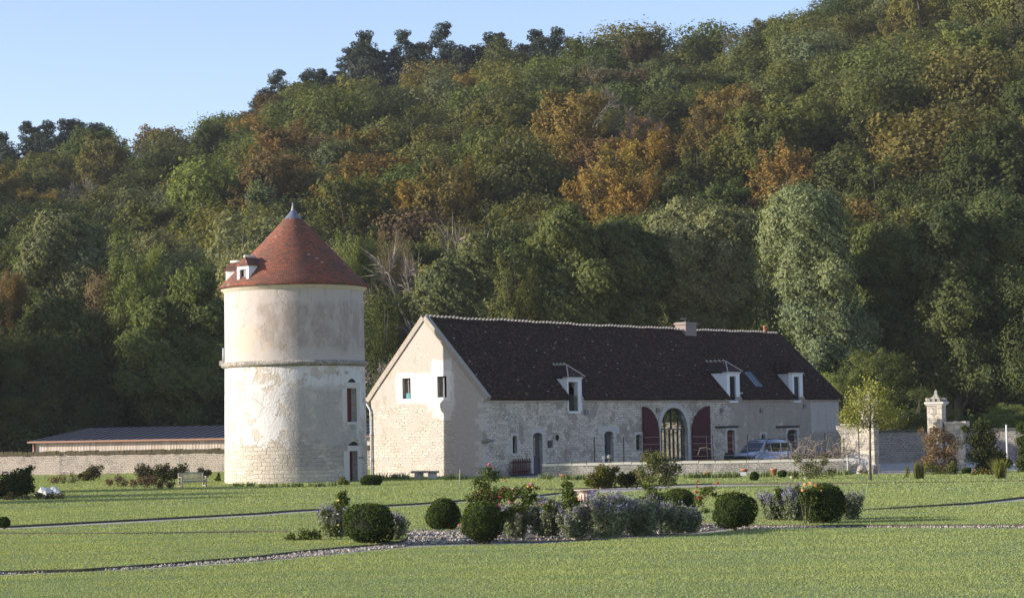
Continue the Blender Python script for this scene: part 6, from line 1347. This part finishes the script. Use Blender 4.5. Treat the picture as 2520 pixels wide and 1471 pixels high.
# barrel by the barn, behind the wire fence
q = AT(1795, 1100, 158); m = MB(); m.lathe([(.30, 0), (.40, .3), (.43, .55), (.40, .8), (.32, 1.08), (.28, 1.08), (.28, 1.02), (0, 1.02)], 18); br_ = thing('barrel', 'old dark wooden barrel left of the van', 'barrel', (q.x, q.y, 0)); m.build('staves', M_DARKWOOD, br_)
m = MB()
for z, rr in ((.28, .405), (.8, .408)): m.lathe([(rr, z - .03), (rr + .012, z - .03), (rr + .012, z + .03), (rr, z + .03)], 18)
m.build('hoops', M_IRON, br_)

# ================================================================== VAN
t = NT('silver_blue_paint'); p = t.n('ShaderNodeBsdfPrincipled'); p.inputs['Base Color'].default_value = (.52, .54, .60, 1); p.inputs['Metallic'].default_value = .35; p.inputs['Roughness'].default_value = .30; p.inputs['Coat Weight'].default_value = .6; t.t.links.new(p.outputs[0], t.out.inputs[0]); M_VAN = t.m
VY = 157.0; vc = AT(1868, 1100, VY)
van = thing('parked_van', 'silver blue minibus parked behind the low wall', 'van', (vc.x + .3, VY, 0), radians(180 + 48))
Lv, hw = 4.8, .93
prof = [(2.38, .35), (2.42, .62), (2.36, .86), (2.05, 1.04), (1.62, 1.14), (1.05, 1.62), (.75, 1.86), (.35, 1.95), (-.8, 1.98), (-2.0, 1.95), (-2.28, 1.86), (-2.38, 1.55), (-2.42, .95), (-2.42, .35)]
def vw(z): return hw if z < 1.05 else hw - (z - 1.05) * .19
m = MB(); n = len(prof); A = [(x, -vw(z), z) for x, z in prof]; B = [(x, vw(z), z) for x, z in prof]
tr = tessellate_polygon([[Vector((x, z, 0)) for x, z in prof]])
m.add(A + B, [tuple(q) for q in tr] + [tuple(n + i for i in q[::-1]) for q in tr] + [(i, (i + 1) % n, n + (i + 1) % n, n + i) for i in range(n)])
vb = m.build('body', M_VAN, van, bevel=.05)
for p_ in vb.data.polygons: p_.use_smooth = True
def side(sgn, pts_, mat, name, par, off=.012):
    m = MB(); v = [(x, sgn * (vw(z) + off), z) for x, z in pts_]; v2 = [(x, sgn * (vw(z) - .02), z) for x, z in pts_]; k = len(pts_); m.add(v + v2, [tuple(range(k))] + [(i, (i + 1) % k, k + (i + 1) % k, k + i) for i in range(k)]); return m.build(name, mat, par)
for sgn in (-1, 1):
    side(sgn, [(1.28, 1.16), (.30, 1.12), (.30, 1.74), (.72, 1.74)], M_GLASS, 'side_window', van)
    side(sgn, [(.18, 1.12), (-1.0, 1.12), (-1.0, 1.76), (.18, 1.76)], M_GLASS, 'side_window', van)
    side(sgn, [(-1.08, 1.12), (-2.22, 1.15), (-2.15, 1.74), (-1.08, 1.76)], M_GLASS, 'side_window', van)
    side(sgn, [(.24, .42), (.26, .42), (.26, 1.80), (.24, 1.80)], M_IRON, 'door_seam', van, .004)
    side(sgn, [(2.2, .42), (-2.4, .42), (-2.4, .58), (2.2, .58)], simple('van_trim', (.05, .05, .055), .6), 'sill_trim', van, .02)
    m = MB(); m.box((1.12, sgn * 1.06, 1.18), (.14, .24, .22)); m.build('wing_mirror', M_VAN, van, bevel=.03)
    m = MB(); m.prism([(2.30, .80), (2.36, .66), (2.05, .74), (1.78, .98), (2.02, .99)], lambda x, z: (x, sgn * (vw(z) - .18), z), (0, sgn * .19, 0)); m.build('headlight', simple('headlight_lens', (.6, .62, .64), .2, .05, 4, 0, .8), van)
    for x in (1.45, -1.5):
        wroot = MB().tube([(x, sgn * .78, .33), (x, sgn * .96, .33)], .33, 20).build('wheel', simple('tyre_rubber', (.025, .025, .026), .9), van); MB().tube([(x, sgn * .95, .33), (x, sgn * .975, .33)], .2, 14).build('rim', M_GALV, wroot)
m = MB(); dn = Vector((.64, 0, .76)); a = [(1.58, -.80, 1.165), (1.58, .80, 1.165), (.80, .68, 1.825), (.80, -.68, 1.825)]; m.add([Vector(v) + dn * .03 for v in a] + [Vector(v) - dn * .03 for v in a], [(0, 1, 2, 3), (0, 4, 5, 1), (1, 5, 6, 2), (2, 6, 7, 3), (3, 7, 4, 0)]); m.build('windscreen', M_GLASS, van)
m = MB(); m.b2(2.36, 2.43, -.45, .45, .66, .80); m.build('grille', M_IRON, van); m = MB(); m.b2(2.30, 2.48, -.9, .9, .36, .60); m.build('bumper', M_VAN, van, bevel=.04)
for y in (-.62, .62): MB().tube([(.2, y, 1.97), (.1, y, 2.03), (-1.9, y, 2.03), (-2.0, y, 1.98)], .022, 5).build('roof_rail', M_IRON, van)
# undergrowth closing the foot of the wood
bush = {}
for k in range(3):
    r0 = np.random.default_rng(900 + k); V, T = lobes_crown(r0, 4.6, 3.4, -.6, 12, 3600, .24); root = thing('understorey_bush', None, 'bush'); arrmesh('foliage', V, 4, M_LEAF, T, root); m = MB(); m.tube([(0, 0, -.3), (0, 0, 2)], [.12, .04], 5); m.build('stem', M_BARK, root); bush[k] = root
used_b = set(); place = []
for Y in (213, 226): 
    for x in np.arange(-.27 * Y, .27 * Y, 4.6): place.append((x + rng.uniform(-1, 1), Y + rng.uniform(-3, 3)))
place = [(x, y) for x, y in place if not (-25 < project([(x, y, 0)])[0][0] - 1560 < 25 and False)]
bl = defaultdict(list)
for x, y in place:
    k = int(rng.integers(3)); cw = ['dark', 'dark', 'green', 'grey green', 'brown', 'bright'][int(rng.integers(6))]; c = np.array(PAL[cw]) * rng.uniform(.7, 1.0); z = float(hillz(x, y)) - .1; sc_ = rng.uniform(.75, 1.3); rz_ = rng.uniform(0, 6.3)
    if k in used_b: r = copy_thing(bush[k], (x, y, z), rz_, (sc_, sc_, sc_ * rng.uniform(.9, 1.3)))
    else: used_b.add(k); r = bush[k]; r.location = (x, y, z); r.scale = (sc_, sc_, sc_)
    for ch in r.children:
        if ch.name.split('.')[0] == 'foliage': ch.color = tuple(c) + (1,)
    px = float(project([(x, y, z + 2)])[0][0]); land = next(l for lim, l in LAND if px < lim); bl[(WORD[cw], land, y < 220)].append((px, r))
for (word, land, front), Lb in bl.items():
    Lb.sort(key=lambda q_: q_[0])
    for i, (px, r) in enumerate(Lb):
        lab = f"{word} bush {'under' if front else 'behind'} the tall trees {land}"
        if len(Lb) == 2: lab += ', ' + ('left one' if i == 0 else 'right one')
        elif len(Lb) > 2: lab += ', ' + ('rightmost' if i == len(Lb) - 1 else ORD[i])
        r['label'] = lab; r['group'] = 'understorey bushes at the foot of the wood'

# woodland and grass just beyond both sides of the frame
r2 = np.random.default_rng(77)
for sg in (-1, 1):
    q_ = []
    for Y in np.arange(205, 452, 2.2):
        for _ in range(4):
            a_ = r2.uniform(.266, .345); x = sg * a_ * Y
            if all((x - b_[0]) ** 2 + (Y - b_[1]) ** 2 > 62 for b_ in q_): q_.append((x, Y))
    for x, Y in q_:
        cw = ['olive', 'green', 'dark', 'yellow green', 'ochre', 'grey green'][int(r2.integers(6))]; near_ = Y < 222
        o = plant('tall' if near_ else 'oak' if r2.random() < .6 else 'beech', x, Y, float(hillz(x, Y)) - .2, r2.uniform(.8, 1.15), r2.uniform(.9, 1.25), np.array(PAL[cw]) * r2.uniform(.9, 1.2), rng=r2)
        o['label'] = f"{WORD[cw]} tree of the wood beyond the {'left' if sg < 0 else 'right'} edge of the photo"; o['group'] = f"{WORD[cw]} trees of the wood beyond the {'left' if sg < 0 else 'right'} edge"
for a0_, a1_ in ((-.36, -.285), (.27, .36)):
    V, T = lawn_blades(r2, a0_, a1_, .8); tag(arrmesh('grass', V, 3, M_GRASS, T), 'short mown grass of the lawns beyond the sides of the photo', 'grass', kind='stuff')

# thin autumn haze in the air of the valley
m = MB(); m.b2(-1300, 1300, -150, 1400, -1.0, 175.0); hz = m.build('haze', simple('haze_unused', (1, 1, 1)), None); hz.data.materials.clear()
t = NT('haze'); pv = t.n('ShaderNodeVolumePrincipled'); pv.inputs['Color'].default_value = (.86, .90, .97, 1); pv.inputs['Density'].default_value = .00008; pv.inputs['Anisotropy'].default_value = .15
t.t.links.new(pv.outputs[0], t.out.inputs['Volume']); hz.data.materials.append(t.m); tag(hz, kind='stuff')
